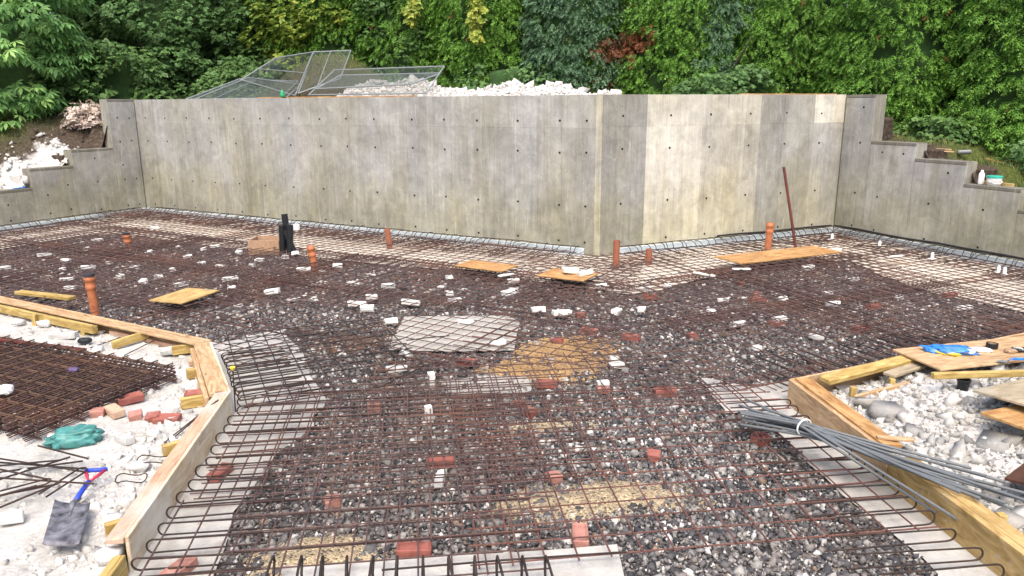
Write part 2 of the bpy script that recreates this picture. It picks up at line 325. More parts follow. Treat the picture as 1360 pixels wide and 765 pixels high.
def obj(name, mb, mat, parent=None, smooth=False, bevel=0, origin=None):
    """one mesh object from world-space geometry; origin at its parent (or the given origin)"""
    off = Vector(parent.location) if parent else Vector(origin or (0, 0, 0))
    if parent and parent.parent: off = Vector(parent.matrix_parent_inverse @ parent.location) + Vector(parent.parent.location)
    o = link(name, mb.mesh(name, off, smooth, bevel), mat, parent)
    if not parent: o.location = off
    return o
def tag(o, label=None, cat=None, group=None, kind=None):
    if label: o['label'] = label
    if cat: o['category'] = cat
    if group: o['group'] = group
    if kind: o['kind'] = kind
    return o
def thing(name, label, cat, loc=(0, 0, 0), group=None):
    o = link(name, None); o.location = loc; return tag(o, label, cat, group)
def mesh_np(name, V, F, mat, attrs=None, smooth=False, mats=None, midx=None):
    me = bpy.data.meshes.new(name); F = np.asarray(F, np.int32); k = F.shape[1]
    me.vertices.add(len(V)); me.vertices.foreach_set('co', np.asarray(V, np.float32).ravel())
    me.loops.add(F.size); me.loops.foreach_set('vertex_index', F.ravel())
    me.polygons.add(len(F)); me.polygons.foreach_set('loop_start', np.arange(0, F.size, k, dtype=np.int32)); me.polygons.foreach_set('loop_total', np.full(len(F), k, np.int32))
    for m in (mats or [mat]): me.materials.append(MATS[m])
    if midx is not None: me.polygons.foreach_set('material_index', np.asarray(midx, np.int32))
    if smooth: me.polygons.foreach_set('use_smooth', np.ones(len(F), bool))
    for a, val in (attrs or {}).items(): me.attributes.new(a, 'FLOAT', 'POINT').data.foreach_set('value', np.asarray(val, np.float32))
    me.update(calc_edges=True); return me
def instances(tv, tf, pos, rot, scl):
    """numpy instancing: template verts (k,3), rot (n,3,3), scl (n,3) or (n,1)"""
    n, k = len(pos), len(tv)
    V = np.einsum('nij,nkj->nki', rot, tv[None] * scl[:, None, :]) + pos[:, None, :]
    F = tf[None] + (np.arange(n) * k)[:, None, None]
    return V.reshape(-1, 3), F.reshape(-1, tf.shape[1])
def rand_rot(n):
    q = rng.normal(size=(n, 4)); q /= np.linalg.norm(q, axis=1)[:, None]; a, b, c, d = q.T
    return np.stack([np.stack([1 - 2 * (c * c + d * d), 2 * (b * c - a * d), 2 * (b * d + a * c)], 1), np.stack([2 * (b * c + a * d), 1 - 2 * (b * b + d * d), 2 * (c * d - a * b)], 1), np.stack([2 * (b * d - a * c), 2 * (c * d + a * b), 1 - 2 * (b * b + c * c)], 1)], 1)
def ico():
    bm = bmesh.new(); bmesh.ops.create_icosphere(bm, subdivisions=1, radius=1); V = np.array([v.co[:] for v in bm.verts]); F = np.array([[v.index for v in f.verts] for f in bm.faces]); bm.free(); return V, F
ICO_V, ICO_F = ico()
CUB_V = np.array([[x, y, z] for z in (-1, 1) for x, y in ((-1, -1), (1, -1), (1, 1), (-1, 1))]) * .72
CUB_F = np.array([[0, 2, 1], [0, 3, 2], [4, 5, 6], [4, 6, 7], [0, 1, 5], [0, 5, 4], [1, 2, 6], [1, 6, 5], [2, 3, 7], [2, 7, 6], [3, 0, 4], [3, 4, 7]])
def stones(name, pos, size, mat, label=None, flat=0.7, sizes=None, parent=None, kind='stuff', variants=12):
    pos = np.asarray(pos, float); n = len(pos); vs = []; fs = []; off = 0
    size = np.asarray(size, float)
    which = rng.integers(0, variants, n)
    for k in range(variants):
        i = np.where(which == k)[0]
        if not len(i): continue
        B_, T_ = (CUB_V, CUB_F) if k % 6 else (ICO_V, ICO_F)
        tv = (B_ + rng.normal(0, .16, B_.shape)) * (1 + rng.normal(0, 0.20, (len(B_), 1))) * np.array([1.0, rng.uniform(.62, .98), rng.uniform(.5, .85)])
        V, F = instances(tv, T_, pos[i], rand_rot(len(i)), np.repeat(size[i][:, None], 3, 1))
        vs.append(V); fs.append(F + off); off += len(V)
    me = mesh_np(name, np.concatenate(vs), np.concatenate(fs), mat)
    o = link(name, me, None, parent)
    tag(o, label, None, None, kind); return o
def inside(poly, x, y):
    x = np.asarray(x, float); y = np.asarray(y, float); r = np.zeros(x.shape, bool); n = len(poly)
    for i in range(n):
        x0, y0 = poly[i]; x1, y1 = poly[(i + 1) % n]
        c = ((y0 > y) != (y1 > y)); xi = (x1 - x0) * (y - y0) / ((y1 - y0) if y1 != y0 else 1e-9) + x0
        r ^= c & (x < xi)
    return r
def lump(x, y, s=1.0, seed=0.0):
    x = np.asarray(x, float) * s + seed; y = np.asarray(y, float) * s - seed * 1.7
    return (np.sin(x * 1.7 + 1.3 * np.sin(y * 1.1)) + np.sin(y * 2.1 + 1.7 * np.sin(x * 0.9)) + 0.6 * np.sin(x * 3.7 - y * 2.9) + 0.5 * np.sin(y * 4.9 + x * 1.9 + 2.0)) / 3.1

# ------------------------------------------------------------------ survey: the lines of the place
A0 = Vector((1.61, 13.56)); uL = Vector((-0.87463, 0.48479)); nL = Vector((-0.48479, -0.87463)); uR = Vector((0.91137, 0.41159)); nR = Vector((0.41159, -0.91137))
LEN_L, LEN_R = 12.82, 5.78
CL = A0 + LEN_L * uL; CR = A0 + LEN_R * uR
FL = Vector((-3.28, 7.90)); FL1 = Vector((-2.54, 6.38)); FL2 = Vector((-2.30, 4.02)); FL3 = Vector((-2.22, 3.0))
FR = Vector((2.57, 6.60)); FR2 = Vector((2.98, 3.0))
TH = 0.30
WL_END, WR_END = CL + 8.2 * nL, CR + 7.6 * nR
FA_END, FB_END = FL + 10.3 * uL, FR + 8.0 * uR
FLOOR = [tuple(p) for p in (A0, CR, WR_END, FB_END, FR, FR2, FL3, FL2, FL1, FL, FA_END, WL_END, CL)]
def clip(p, q, poly, extra=()):
    """pieces of segment p-q inside poly and every half plane (nx,ny,c): n.x>=c"""
    ts = [0.0, 1.0]; d = q - p; n = len(poly)
    for i in range(n):
        a = Vector(poly[i]); e = Vector(poly[(i + 1) % n]) - a; den = d.x * e.y - d.y * e.x
        if abs(den) < 1e-9: continue
        t = ((a.x - p.x) * e.y - (a.y - p.y) * e.x) / den; s = ((a.x - p.x) * d.y - (a.y - p.y) * d.x) / den
        if 0 < t < 1 and 0 <= s <= 1: ts.append(t)
    for nx, ny, c in extra:
        den = nx * d.x + ny * d.y
        if abs(den) > 1e-9:
            t = (c - nx * p.x - ny * p.y) / den
            if 0 < t < 1: ts.append(t)
    ts.sort(); out = []
    for a, b in zip(ts, ts[1:]):
        m = p + d * ((a + b) / 2)
        if b - a > 1e-4 and inside(poly, [m.x], [m.y])[0] and all(nx * m.x + ny * m.y >= c for nx, ny, c in extra): out.append((p + d * a, p + d * b))
    return out
def inset(poly, d):
    n = len(poly); out = []; area = sum(poly[i][0] * poly[(i + 1) % n][1] - poly[(i + 1) % n][0] * poly[i][1] for i in range(n)); s = 1 if area > 0 else -1
    for i in range(n):
        p0, p, p1 = Vector(poly[i - 1]), Vector(poly[i]), Vector(poly[(i + 1) % n]); e0 = (p - p0).normalized(); e1 = (p1 - p).normalized()
        m0 = Vector((-e0.y, e0.x)) * s; m1 = Vector((-e1.y, e1.x)) * s; b = (m0 + m1); b = b / max(0.2, b.length_squared) * 2
        out.append(tuple(p + b * d))
    return out
FLOOR_IN = inset(FLOOR, 0.06)

# ------------------------------------------------------------------ setting: ground sheets
def sheet(name, poly, z, mat, jitter=0.0, step=0.25):
    pts = []
    n = len(poly)
    for i in range(n):
        a, b = Vector(poly[i]), Vector(poly[(i + 1) % n]); k = max(1, int((b - a).length / step)) if jitter else 1
        for j in range(k):
            p = a.lerp(b, j / k)
            if jitter: p = p + Vector((random.uniform(-1, 1), random.uniform(-1, 1))) * jitter
            pts.append((p.x, p.y))
    mb = MB().add([(x, y, z) for x, y in pts], [tuple(range(len(pts)))])
    me = mb.mesh(name)
    bm = bmesh.new(); bm.from_mesh(me)
    bm.faces.ensure_lookup_table()
    if bm.faces[0].normal.z < 0: bmesh.ops.reverse_faces(bm, faces=bm.faces[:])
    bmesh.ops.triangulate(bm, faces=bm.faces[:]); bm.to_mesh(me); bm.free()
    return tag(link(name, me, mat), kind='structure')
tag(link('ground', MB().add([(-300, -300, -0.08), (300, -300, -0.08), (300, 300, -0.08), (-300, 300, -0.08)], [(0, 1, 2, 3)]).mesh('ground'), 'chalk_ground'), kind='structure')
# gravel bed: a gently uneven grid under the mesh
def grid_sheet(name, x0, x1, y0, y1, step, zf, maskf, mat, attrs=None, kind='structure'):
    xs = np.arange(x0, x1 + 1e-6, step); ys = np.arange(y0, y1 + 1e-6, step); X, Y = np.meshgrid(xs, ys); Z = zf(X, Y)
    nx = len(xs); I = np.arange(X.size).reshape(X.shape); Q = np.stack([I[:-1, :-1], I[:-1, 1:], I[1:, 1:], I[1:, :-1]], -1).reshape(-1, 4)
    M = maskf(X, Y).ravel(); Q = Q[M[Q].all(1)]
    at_ = {k: f(X, Y).ravel() for k, f in (attrs or {}).items()}
    me = mesh_np(name, np.stack([X, Y, Z], -1).reshape(-1, 3), Q, mat, at_, smooth=True)
    return tag(link(name, me), kind=kind)
FLOOR_OUT = inset(FLOOR, -0.14)
grid_sheet('gravel_bed', -14.5, 11.5, 2.6, 20.2, 0.14, lambda x, y: -0.012 + 0.012 * lump(x, y, 2.3), lambda x, y: inside(FLOOR_OUT, x, y), 'gravel_ground')
# blinding: wide cream strip along the foot of the walls
def off_wall(d, tl=8.0, tr=7.4):
    return [tuple(p) for p in (CL + tl * nL - uL * d, CL + nL * d - uL * d, A0 + nL * d * 1.0 + Vector((0.0, -0.02)), A0 + nR * d * 1.0, CR + nR * d - uR * d, CR + tr * nR - uR * d)]
def mid(p, q): return (p + q) / 2
apex_in = A0 + Vector((0.15, -2.85))
sheet('blinding_strip', [tuple(p) for p in (CL + 8.0 * nL + uL * 0.1, CL + uL * 0.1 - nL * 0.1, A0 + Vector((0, 0.1)), CR + uR * 0.1 - nR * 0.1, CR + 7.4 * nR + uR * 0.1, CR + 7.4 * nR - uR * 2.5, CR + 4.2 * nR - uR * 2.7, CR + 2.2 * nR - uR * 2.0, CR + 1.75 * nR - uR * 3.0, apex_in, A0 + 2.1 * nL + uL * 1.2, A0 + 2.55 * nL + uL * 4.5, CL + 2.4 * nL - uL * 3.0, CL + 2.6 * nL - uL * 2.2, CL + 8.0 * nL - uL * 1.9)], 0.008, 'cream_blinding', 0.07, 0.3)
def pix_sheet(name, pts, z, mat, jitter=0.04, step=0.2): return sheet(name, [tuple(at(x, y, z).xy) for x, y in pts], z, mat, jitter, step)
pix_sheet('concrete_pad', [(538, 420), (676, 419), (690, 428), (682, 465), (600, 467), (515, 465), (526, 440)], 0.036, 'pad_concrete', 0.008, 0.4)
pix_sheet('concrete_pad', [(590, 507), (640, 500), (700, 503), (705, 520), (640, 528), (597, 524)], 0.012, 'pad_concrete', 0.05)
pix_sheet('concrete_pad', [(378, 790), (372, 752), (520, 742), (640, 736), (818, 722), (832, 768), (840, 790)], 0.034, 'grey_blinding', 0.012, 0.3)
def sand_mound(px, py, rx, ry, rz, h, mat, seed):
    c = at(px, py, 0); co, si = math.cos(rz), math.sin(rz); m = max(rx, ry) * 1.5
    def zf(x, y):
        u = ((x - c.x) * co + (y - c.y) * si) / rx; v = (-(x - c.x) * si + (y - c.y) * co) / ry; r = np.sqrt(u * u + v * v) + .22 * lump(x, y, 2.2, seed) + .10 * lump(x, y, 7, seed)
        return -.03 + (h + .03) * np.clip(1.25 - r, 0, 1) ** .8 + .006 * lump(x, y, 9, seed)
    grid_sheet('sand_patch', c.x - m, c.x + m, c.y - m, c.y + m, .04, zf, lambda x, y: inside(FLOOR_IN, x, y) & (zf(x, y) > -.026), mat)
sand_mound(742, 474, .60, .85, -.5, .034, 'orange_sand', 1)
sand_mound(690, 490, .45, .30, -.2, .022, 'orange_sand', 5)
sand_mound(808, 662, .68, .30, .15, .032, 'beige_sand', 2)
sand_mound(425, 738, .46, .26, .2, .030, 'beige_sand', 3)
sand_mound(478, 452, .50, .40, .3, .008, 'brown_earth', 4)
sand_mound(728, 565, .55, .14, .1, .012, 'beige_sand', 6)
sand_mound(1240, 690, .20, .16, .1, .014, 'beige_sand', 8)
STRIP_NL = [tuple(at(x, y, 0).xy) for x, y in ((285, 775), (296, 730), (316, 680), (345, 632), (372, 600), (412, 568), (434, 530), (408, 490), (396, 462), (376, 438))]
STRIP_NR = [tuple(at(x, y, 0).xy) for x, y in ((922, 499), (966, 549), (1000, 551), (1040, 583), (1094, 636), (1118, 657), (1166, 694), (1222, 740), (1258, 775))]
NL_POLY = STRIP_NL + [tuple(p) for p in (FL - nL * 0.45 + uL * 0.5, FL - nL * 0.35 + uL * 3.2, FL + uL * 3.2, FL - uL * 0.1, FL1 + Vector((-.1, 0)), FL2 + Vector((-.1, 0)), FL3 + Vector((-.1, 0)))]
NR_POLY = STRIP_NR + [tuple(p) for p in (FR2 + Vector((0.1, 0)), FR + Vector((0.1, -0.1)), FR + uR * 4.5, FR - nR * 0.40 + uR * 4.5, FR + Vector((-0.2, 0.42)))]
sheet('blinding_strip', NL_POLY, 0.009, 'grey_blinding', 0.03, 0.2); sheet('blinding_strip', NR_POLY, 0.009, 'grey_blinding', 0.015, 0.2)
# chalk working ground outside the timber forms
LEFT_OUT = [tuple(p) for p in (FL + uL * 10 + nL * 0.05, FL + Vector((-0.06, -0.04)), FL1 + Vector((-0.05, 0)), FL2 + Vector((-0.05, 0)), FL3 + Vector((-0.05, 0)), FL3 + Vector((0.4, -6)), Vector((-14, -3)))]
RIGHT_OUT = [tuple(p) for p in (FR + uR * 8 + nR * 0.02, FR + Vector((0.03, -0.02)), FR2 + Vector((0.03, 0)), FR2 + Vector((0.70, -6)), Vector((13, -3)))]
def zl(x, y): return 0.10 + 0.030 * lump(x, y, 1.1, 3) + 0.012 * lump(x, y, 4.3, 1)
def zr(x, y): return 0.10 + 0.05 * lump(x, y, 1.0, 5) + 0.10 * np.clip((x - 3.0) / 1.2, 0, 1) + 0.02 * lump(x, y, 4.3, 2)
grid_sheet('chalk_ground', -14, -2.2, -3, 13, 0.10, zl, lambda x, y: inside(LEFT_OUT, x, y), 'chalk_ground')
grid_sheet('chalk_ground', 2.5, 13, -3, 11, 0.10, zr, lambda x, y: inside(RIGHT_OUT, x, y), 'chalk_ground')

# ------------------------------------------------------------------ the retained bank behind the walls
STEPS_L = [(0.0, 0.74, 2.90), (0.74, 1.81, 1.72), (1.81, 2.83, 1.35), (2.83, 3.95, 0.92), (3.95, 8.2, 0.55)]
STEPS_R = [(0.0, 0.73, 2.88), (0.73, 1.75, 1.98), (1.75, 2.78, 1.70), (2.78, 3.79, 1.32), (3.79, 7.6, 0.98)]
OUTER = [tuple(p) for p in (WL_END, CL, A0, CR, WR_END)]
def seg_d(x, y, a, b):
    dx, dy = b[0] - a[0], b[1] - a[1]; L2 = dx * dx + dy * dy; t = np.clip(((x - a[0]) * dx + (y - a[1]) * dy) / L2, 0, 1)
    return np.hypot(x - a[0] - t * dx, y - a[1] - t * dy), t * math.sqrt(L2)
REGION = [tuple(WL_END), tuple(CL), tuple(A0), tuple(CR), tuple(WR_END), (10.2, -40), (-13.5, -40)]
def stepz(t, steps):
    tt = [0, steps[0][1] - .02]; zz = [2.75, 2.75]
    for a, b, z in steps[1:]: tt += [a + .13, b - .03]; zz += [z - .09, z - .09]
    tt += [9.5]; zz += [0.2]
    return np.interp(t, tt, zz)
def bank_z(x, y):
    dl, tl = seg_d(x, y, CL, WL_END); db1, _ = seg_d(x, y, CL, A0); db2, _ = seg_d(x, y, A0, CR); dr, tr = seg_d(x, y, CR, WR_END); db = np.minimum(db1, db2)
    zb = 2.70 + 0.02 * db
    zL = np.minimum(stepz(tl, STEPS_L) + 0.36 * np.maximum(dl - 0.35, 0), 2.3 + 0 * dl); zR = np.minimum(stepz(tr, STEPS_R), 1.9) - 0.13 * np.clip(dr - .4, 0, 3)
    wl = 1 / (dl + .05) ** 3; wb = 1 / (db + .05) ** 3; wr = 1.6 / (dr + .05) ** 3
    z = (zL * wl + zb * wb + zR * wr) / (wl + wb + wr)
    z = z + 0.07 * lump(x, y, 0.9) + 0.03 * lump(x, y, 3.1)
    z = z + 1.5 * np.exp(-(((x + 4.9) / 1.7) ** 2 + ((y - 21.2) / 1.2) ** 2))
    return z
def behind(x, y):
    d = np.minimum(np.minimum(seg_d(x, y, CL, WL_END)[0], seg_d(x, y, CL, A0)[0]), np.minimum(seg_d(x, y, A0, CR)[0], seg_d(x, y, CR, WR_END)[0]))
    return ~inside(REGION, x, y) & (d > 0.07)
def chalk_w(x, y):
    dl, tl = seg_d(x, y, CL, WL_END)
    return np.clip(np.exp(-((dl - 0.5) / 0.65) ** 2) * np.clip((tl - 1.25) / .5, 0, 1), 0, 1) * 0.85
def grass_w(x, y):
    dl, tl = seg_d(x, y, CL, WL_END); dr, tr = seg_d(x, y, CR, WR_END)
    return np.clip(np.exp(-((dl - 2.6) / .8) ** 2) + 0.9 * np.exp(-(((x + 4.6) / 1.9) ** 2 + ((y - 21.5) / 1.3) ** 2)) + 0.95 * np.clip((dr - .6) / .5, 0, 1) * (x > 6), 0, 1)
grid_sheet('terrain', -30, 26, 3, 40, 0.19, bank_z, behind, 'bank_soil', {'chalk': chalk_w, 'grass': grass_w})

def backfill(C, n, out, steps, mats):
    for k, (a, b, z) in enumerate(steps[1:]):
        p = [C + n * (a - .12) + out * .28, C + n * (b + .10) + out * .28, C + n * (b + .10) + out * .75, C + n * (a - .12) + out * .75]
        tag(link('terrain', MB().prism([tuple(q) for q in p], -.09, z - .115 - .004 * k).mesh('terrain', bevel=.03), mats[k]), kind='structure')
for C_, n_, o_ in ((CL, nL, uL), (CR, nR, uR)): tag(link('terrain', MB().prism([tuple(q) for q in (C_ + n_ * -.2 + o_ * .28, C_ + n_ * .70 + o_ * .28, C_ + n_ * .62 + o_ * .75, C_ + n_ * -.2 + o_ * .75)], 0, 2.45).mesh('terrain', bevel=.05), 'bank_soil'), kind='structure')
backfill(CL, nL, uL, STEPS_L, ('bank_soil', 'chalk_ground', 'chalk_ground', 'chalk_ground')); backfill(CR, nR, uR, STEPS_R, ('bank_soil',) * 4)
# ------------------------------------------------------------------ concrete retaining wall
wall = thing('retaining_wall', 'tall grey board marked concrete retaining wall with stepped wings round the slab', 'wall', (A0.x, A0.y, 0))
def wall_slab(a, u, back, L0, L1, z0, z1, name='wall_core', col=(0.26, 0.255, 0.235)):
    p, q = a + u * L0, a + u * L1
    o = obj(name, MB().prism([tuple(p + back * 0.012), tuple(q + back * 0.012), tuple(q + back * TH), tuple(p + back * TH)], z0, z1), 'cast_concrete', wall)
    o.color = (*col, 1); return o
def face_panel(a, u, back, l0, l1, z0, z1, col, proud=0.0, gap=0.002):
    p, q = a + u * (l0 + gap), a + u * (l1 - gap)
    o = obj('wall_panel', MB().prism([tuple(p - back * proud), tuple(q - back * proud), tuple(q + back * 0.02), tuple(p + back * 0.02)], z0 + gap, z1 - gap), 'cast_concrete', wall, bevel=0.0015)
    o.color = (*col, 1); return o
bL, bR = -nL, -nR
G = lambda v, w=0.0: (v * (1.04 + w), v * 1.04, v * (1.0 - w * 2.2))
HW = 2.90
# cores and panels, apex to the left corner
coreL = wall_slab(A0, uL, bL, 0.02, LEN_L + TH, -0.1, HW - 0.012)
colsL = [(0.13, 1.78), (1.78, 3.78), (3.78, 6.31), (6.31, 8.80), (8.80, 10.95), (10.95, LEN_L)]
tonesL = [0.285, 0.305, 0.30, 0.292, 0.288, 0.285]
def split(a, b, wmin=.42, wmax=.75):
    out = []; x = a
    while x < b - 1e-6:
        y = min(b, x + random.uniform(wmin, wmax))
        if b - y < .25: y = b
        out.append((x, y)); x = y
    return out
for (a, b), t in zip(colsL, tonesL):
    for a1, b1 in split(a, b):
        k = random.uniform(.945, 1.055); k2 = k * random.uniform(.96, 1.04); wm = random.uniform(-.006, .010)
        face_panel(A0, uL, bL, a1, b1, 2.32, HW, G(t * 1.06 * k, wm), random.uniform(0, 0.0025), .0008)
        face_panel(A0, uL, bL, a1, b1, 0.0, 2.32, G(t * k2, wm), random.uniform(0, 0.0025), .0008)
coreR = wall_slab(A0, uR, bR, 0.02, LEN_R + TH, -0.1, HW - 0.018)
colsR = [(0.0, 0.93), (0.93, 2.18), (2.18, 3.57), (3.57, 4.96), (4.96, LEN_R)]
tonesR = [(0.245, 0.25), (0.42, 0.45), (0.45, 0.385), (0.265, 0.275), (0.46, 0.315)]
for (a, b), (t1, t0) in zip(colsR, tonesR):
    for a1, b1 in split(a, b):
        k = random.uniform(.93, 1.07); w1 = .03 if t1 > .35 else 0; w0 = .03 if t0 > .35 else 0
        face_panel(A0, uR, bR, a1, b1, 2.34, HW, G(t1 * k, w1), random.uniform(0, 0.0025), .0008)
        face_panel(A0, uR, bR, a1, b1, 0.0, 2.34, G(t0 * k, w0), random.uniform(0, 0.0025), .0008)
# pale strip down the arris at the apex
o = obj('corner_strip', MB().prism([tuple(A0 + uL * 0.13), tuple(A0 + uL * 0.12 - bL * 0.006), tuple(A0 - bL * 0.006), tuple(A0 + (bL + bR) * 0.012), tuple(A0 + uL * 0.13 + bL * .01)], 0.0, HW + 0.004), 'cast_concrete', wall); o.color = (0.41, 0.40, 0.345, 1)
def wing(C, n, back, steps, tones, first_z1):
    for i, ((a, b, z), t) in enumerate(zip(steps, tones)):
        a2 = a + (0.001 if i else 0.02)
        wall_slab(C, n, back, a2, b - 0.001, -0.1, z, 'wall_step', (t * 0.85, t * 0.84, t * 0.76))
        face_panel(C, n, back, a2, b, 0.0, z - 0.05, G(t), random.uniform(0.001, 0.005))
        dark = MB().prism([tuple(C + n * (a2 + .004) - back * 0.003), tuple(C + n * (b - .004) - back * 0.003), tuple(C + n * (b - .004) + back * (TH + 0.004)), tuple(C + n * (a2 + .004) + back * (TH + 0.004))], z - 0.045, z + 0.012)
        o = obj('coping_band', dark, 'cast_concrete', wall, bevel=0.004); o.color = (0.17, 0.165, 0.145, 1)
wing(CL, nL, uL, STEPS_L, [0.285, 0.285, 0.285, 0.275, 0.27], 2.9)
wing(CR, nR, uR, STEPS_R, [0.295, 0.32, 0.31, 0.31, 0.30], 2.9)
# tie holes as dark discs, the shade inside them put into the colour
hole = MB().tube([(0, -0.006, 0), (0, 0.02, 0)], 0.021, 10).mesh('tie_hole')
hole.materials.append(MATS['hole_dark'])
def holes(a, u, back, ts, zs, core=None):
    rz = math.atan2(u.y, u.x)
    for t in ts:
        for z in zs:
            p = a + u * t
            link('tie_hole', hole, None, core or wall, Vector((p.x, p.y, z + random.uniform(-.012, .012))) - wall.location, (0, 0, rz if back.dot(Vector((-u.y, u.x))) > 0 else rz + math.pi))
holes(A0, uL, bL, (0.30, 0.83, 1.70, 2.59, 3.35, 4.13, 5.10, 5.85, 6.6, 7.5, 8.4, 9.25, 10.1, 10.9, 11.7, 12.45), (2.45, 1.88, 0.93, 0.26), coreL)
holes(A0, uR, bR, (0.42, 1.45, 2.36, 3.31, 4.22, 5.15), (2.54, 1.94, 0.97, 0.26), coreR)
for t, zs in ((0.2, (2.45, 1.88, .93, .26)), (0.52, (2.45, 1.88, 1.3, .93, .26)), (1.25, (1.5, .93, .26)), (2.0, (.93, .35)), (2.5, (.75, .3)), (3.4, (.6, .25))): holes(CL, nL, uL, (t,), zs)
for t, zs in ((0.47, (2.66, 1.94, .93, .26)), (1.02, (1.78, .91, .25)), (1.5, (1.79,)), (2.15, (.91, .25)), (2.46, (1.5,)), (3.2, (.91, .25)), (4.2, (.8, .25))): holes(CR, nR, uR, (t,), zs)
# kicker: pale blue-grey strip along the foot
def kicker(a, u, n, l0, l1):
    p, q = a + u * l0, a + u * l1
    obj('kicker', MB().prism([tuple(p + n * 0.007), tuple(q + n * 0.007), tuple(q + n * 0.055), tuple(p + n * 0.055)], 0.004, 0.150), 'kicker_strip', wall, bevel=0.006)
kicker(A0, uL, nL, 0.30, LEN_L - 0.06); kicker(A0, uR, nR, 0.30, LEN_R - 0.06); kicker(CL, nL, -uL, 0.06, 7.9); kicker(CR, nR, -uR, 0.06, 7.3)
# starter bars bent out of the kicker
def arc_pts(): return [(0.0, 0, 0.175), (0.09, 0, 0.185), (0.15, 0, 0.165), (0.185, 0, 0.125), (0.20, 0, 0.10), (0.30, 0, 0.085), (1.0, 0, 0.085)]
starter = MB().tube(arc_pts(), 0.0075, 5).mesh('starter_bar'); starter.materials.append(MATS['dark_rebar'])
def starters(a, u, n, l0, l1, sp):
    t = l0
    while t < l1:
        p = a + u * t + n * 0.05
        link('starter_bar', starter, None, wall, Vector((p.x, p.y, random.uniform(-.02, .01))) - wall.location, (0, random.uniform(-.03, .03), math.atan2(n.y, n.x) + random.uniform(-.35, .35)), (1, 1, random.uniform(.92, 1.12)))
        t += sp * random.uniform(.8, 1.2)
starters(A0, uL, nL, 0.4, LEN_L - .2, 0.15); starters(A0, uR, nR, 0.5, LEN_R - .2, 0.15); starters(CL, nL, -uL, 0.3, 4.2, 0.16); starters(CR, nR, -uR, 0.3, 4.6, 0.12)
def lacer(a, u, n, l0, l1, d, z, r=0.008, mat='dark_rebar'):
    pts = []; t = l0
    while t < l1:
        p = a + u * t + n * (d + random.uniform(-.01, .01)); pts.append((p.x, p.y, z + random.uniform(-.012, .012))); t += 0.6
    obj('lacer_bar', MB().tube(pts, r, 5), mat, wall)
for a, u, n, L in ((A0, uL, nL, LEN_L), (A0, uR, nR, LEN_R), (CL, nL, -uL, 7.5), (CR, nR, -uR, 7)):
    lacer(a, u, n, 0.35, L, 0.11, 0.195); lacer(a, u, n, 0.35, L, 0.27, 0.10)
lacer(CR, nR, -uR, 0.1, 7, 0.10, 0.215, 0.020, 'black_plastic'); lacer(A0, uR, nR, 2.6, LEN_R, 0.11, 0.215, 0.018, 'black_plastic')

# ------------------------------------------------------------------ gravel, chalk and rubble as real stones
def scatter(poly, dens, zf, exclude=()):
    xs = [p[0] for p in poly]; ys = [p[1] for p in poly]; A = (max(xs) - min(xs)) * (max(ys) - min(ys)); n = int(A * dens)
    x = rng.uniform(min(xs), max(xs), n); y = rng.uniform(min(ys), max(ys), n); k = inside(poly, x, y)
    for e in exclude: k &= ~inside(e, x, y)
    x, y = x[k], y[k]; return np.stack([x, y, zf(x, y)], 1)
def P(pts, z=0.0): return [tuple(at(x, y, z).xy) for x, y in pts]
PADS = [P([(538, 420), (676, 419), (690, 428), (682, 465), (515, 465)]), P([(376, 765), (372, 752), (640, 738), (818, 724), (832, 768), (832, 800), (370, 800)]),
        NL_POLY, NR_POLY]
SANDS = [P([(660, 490), (690, 446), (745, 446), (790, 466), (800, 492), (720, 500)]), P([(730, 660), (760, 645), (870, 642), (890, 662), (860, 682), (790, 684)]), P([(345, 765), (390, 736), (485, 718), (480, 735)])]
zg = lambda x, y: -0.006 + 0.012 * lump(x, y, 2.3) + rng.uniform(-0.004, 0.012, len(x))
near = [(-2.5, 3.0), (3.0, 3.0), (2.7, 7.0), (-2.7, 7.0)]
near = [q for q in near]
def taper(p):
    k = np.ones(len(p), bool)
    for S in SANDS:
        c = np.mean(np.array(S), 0); e = np.array([c + (np.array(q) - c) * .45 for q in S]); i0 = inside(S, p[:, 0], p[:, 1]); i1 = inside([tuple(q) for q in e], p[:, 0], p[:, 1]); pr = np.where(i1, .30, np.where(i0, .6, 1.0)) + .35 * np.clip(lump(p[:, 0], p[:, 1], 3.5, 2), -.5, 1) * i0
        k &= rng.uniform(0, 1, len(p)) < pr
    return p[k]
p1 = taper(scatter(near, 2300, zg, PADS)); p1 = p1[inside(FLOOR_IN, p1[:, 0], p1[:, 1])]
p1b = scatter(near, 120, zg, PADS[1:]); p1b = p1b[inside(FLOOR_IN, p1b[:, 0], p1b[:, 1])]
stones('gravel', np.concatenate([p1, p1b]), np.clip(rng.lognormal(math.log(0.0108), 0.5, len(p1) + len(p1b)),   .006, .036), 'flint_gravel', 'dark flint gravel under the mesh between the timber forms')
midp = [(-6, 7.0), (6, 7.0), (6, 10.2), (-6, 10.2)]
p2 = taper(scatter(midp, 620, zg, PADS)); p2 = p2[inside(FLOOR_IN, p2[:, 0], p2[:, 1])]
stones('gravel', p2, np.clip(rng.lognormal(math.log(0.0155), 0.45, len(p2)), .008, .045), 'flint_gravel', 'dark flint gravel in the middle of the slab')
STRIP = [tuple(p) for p in (CL + 8.0 * nL, CL, A0, CR, CR + 7.4 * nR, CR + 7.4 * nR - uR * 2.5, CR + 4.2 * nR - uR * 2.7, CR + 2.2 * nR - uR * 2.0, CR + 1.75 * nR - uR * 3.0, apex_in, A0 + 2.1 * nL + uL * 1.2, A0 + 2.55 * nL + uL * 4.5, CL + 2.4 * nL - uL * 3.0, CL + 2.6 * nL - uL * 2.2, CL + 8.0 * nL - uL * 1.9)]
farp = [(-12, 9.5), (9, 9.5), (9, 18), (-12, 18)]
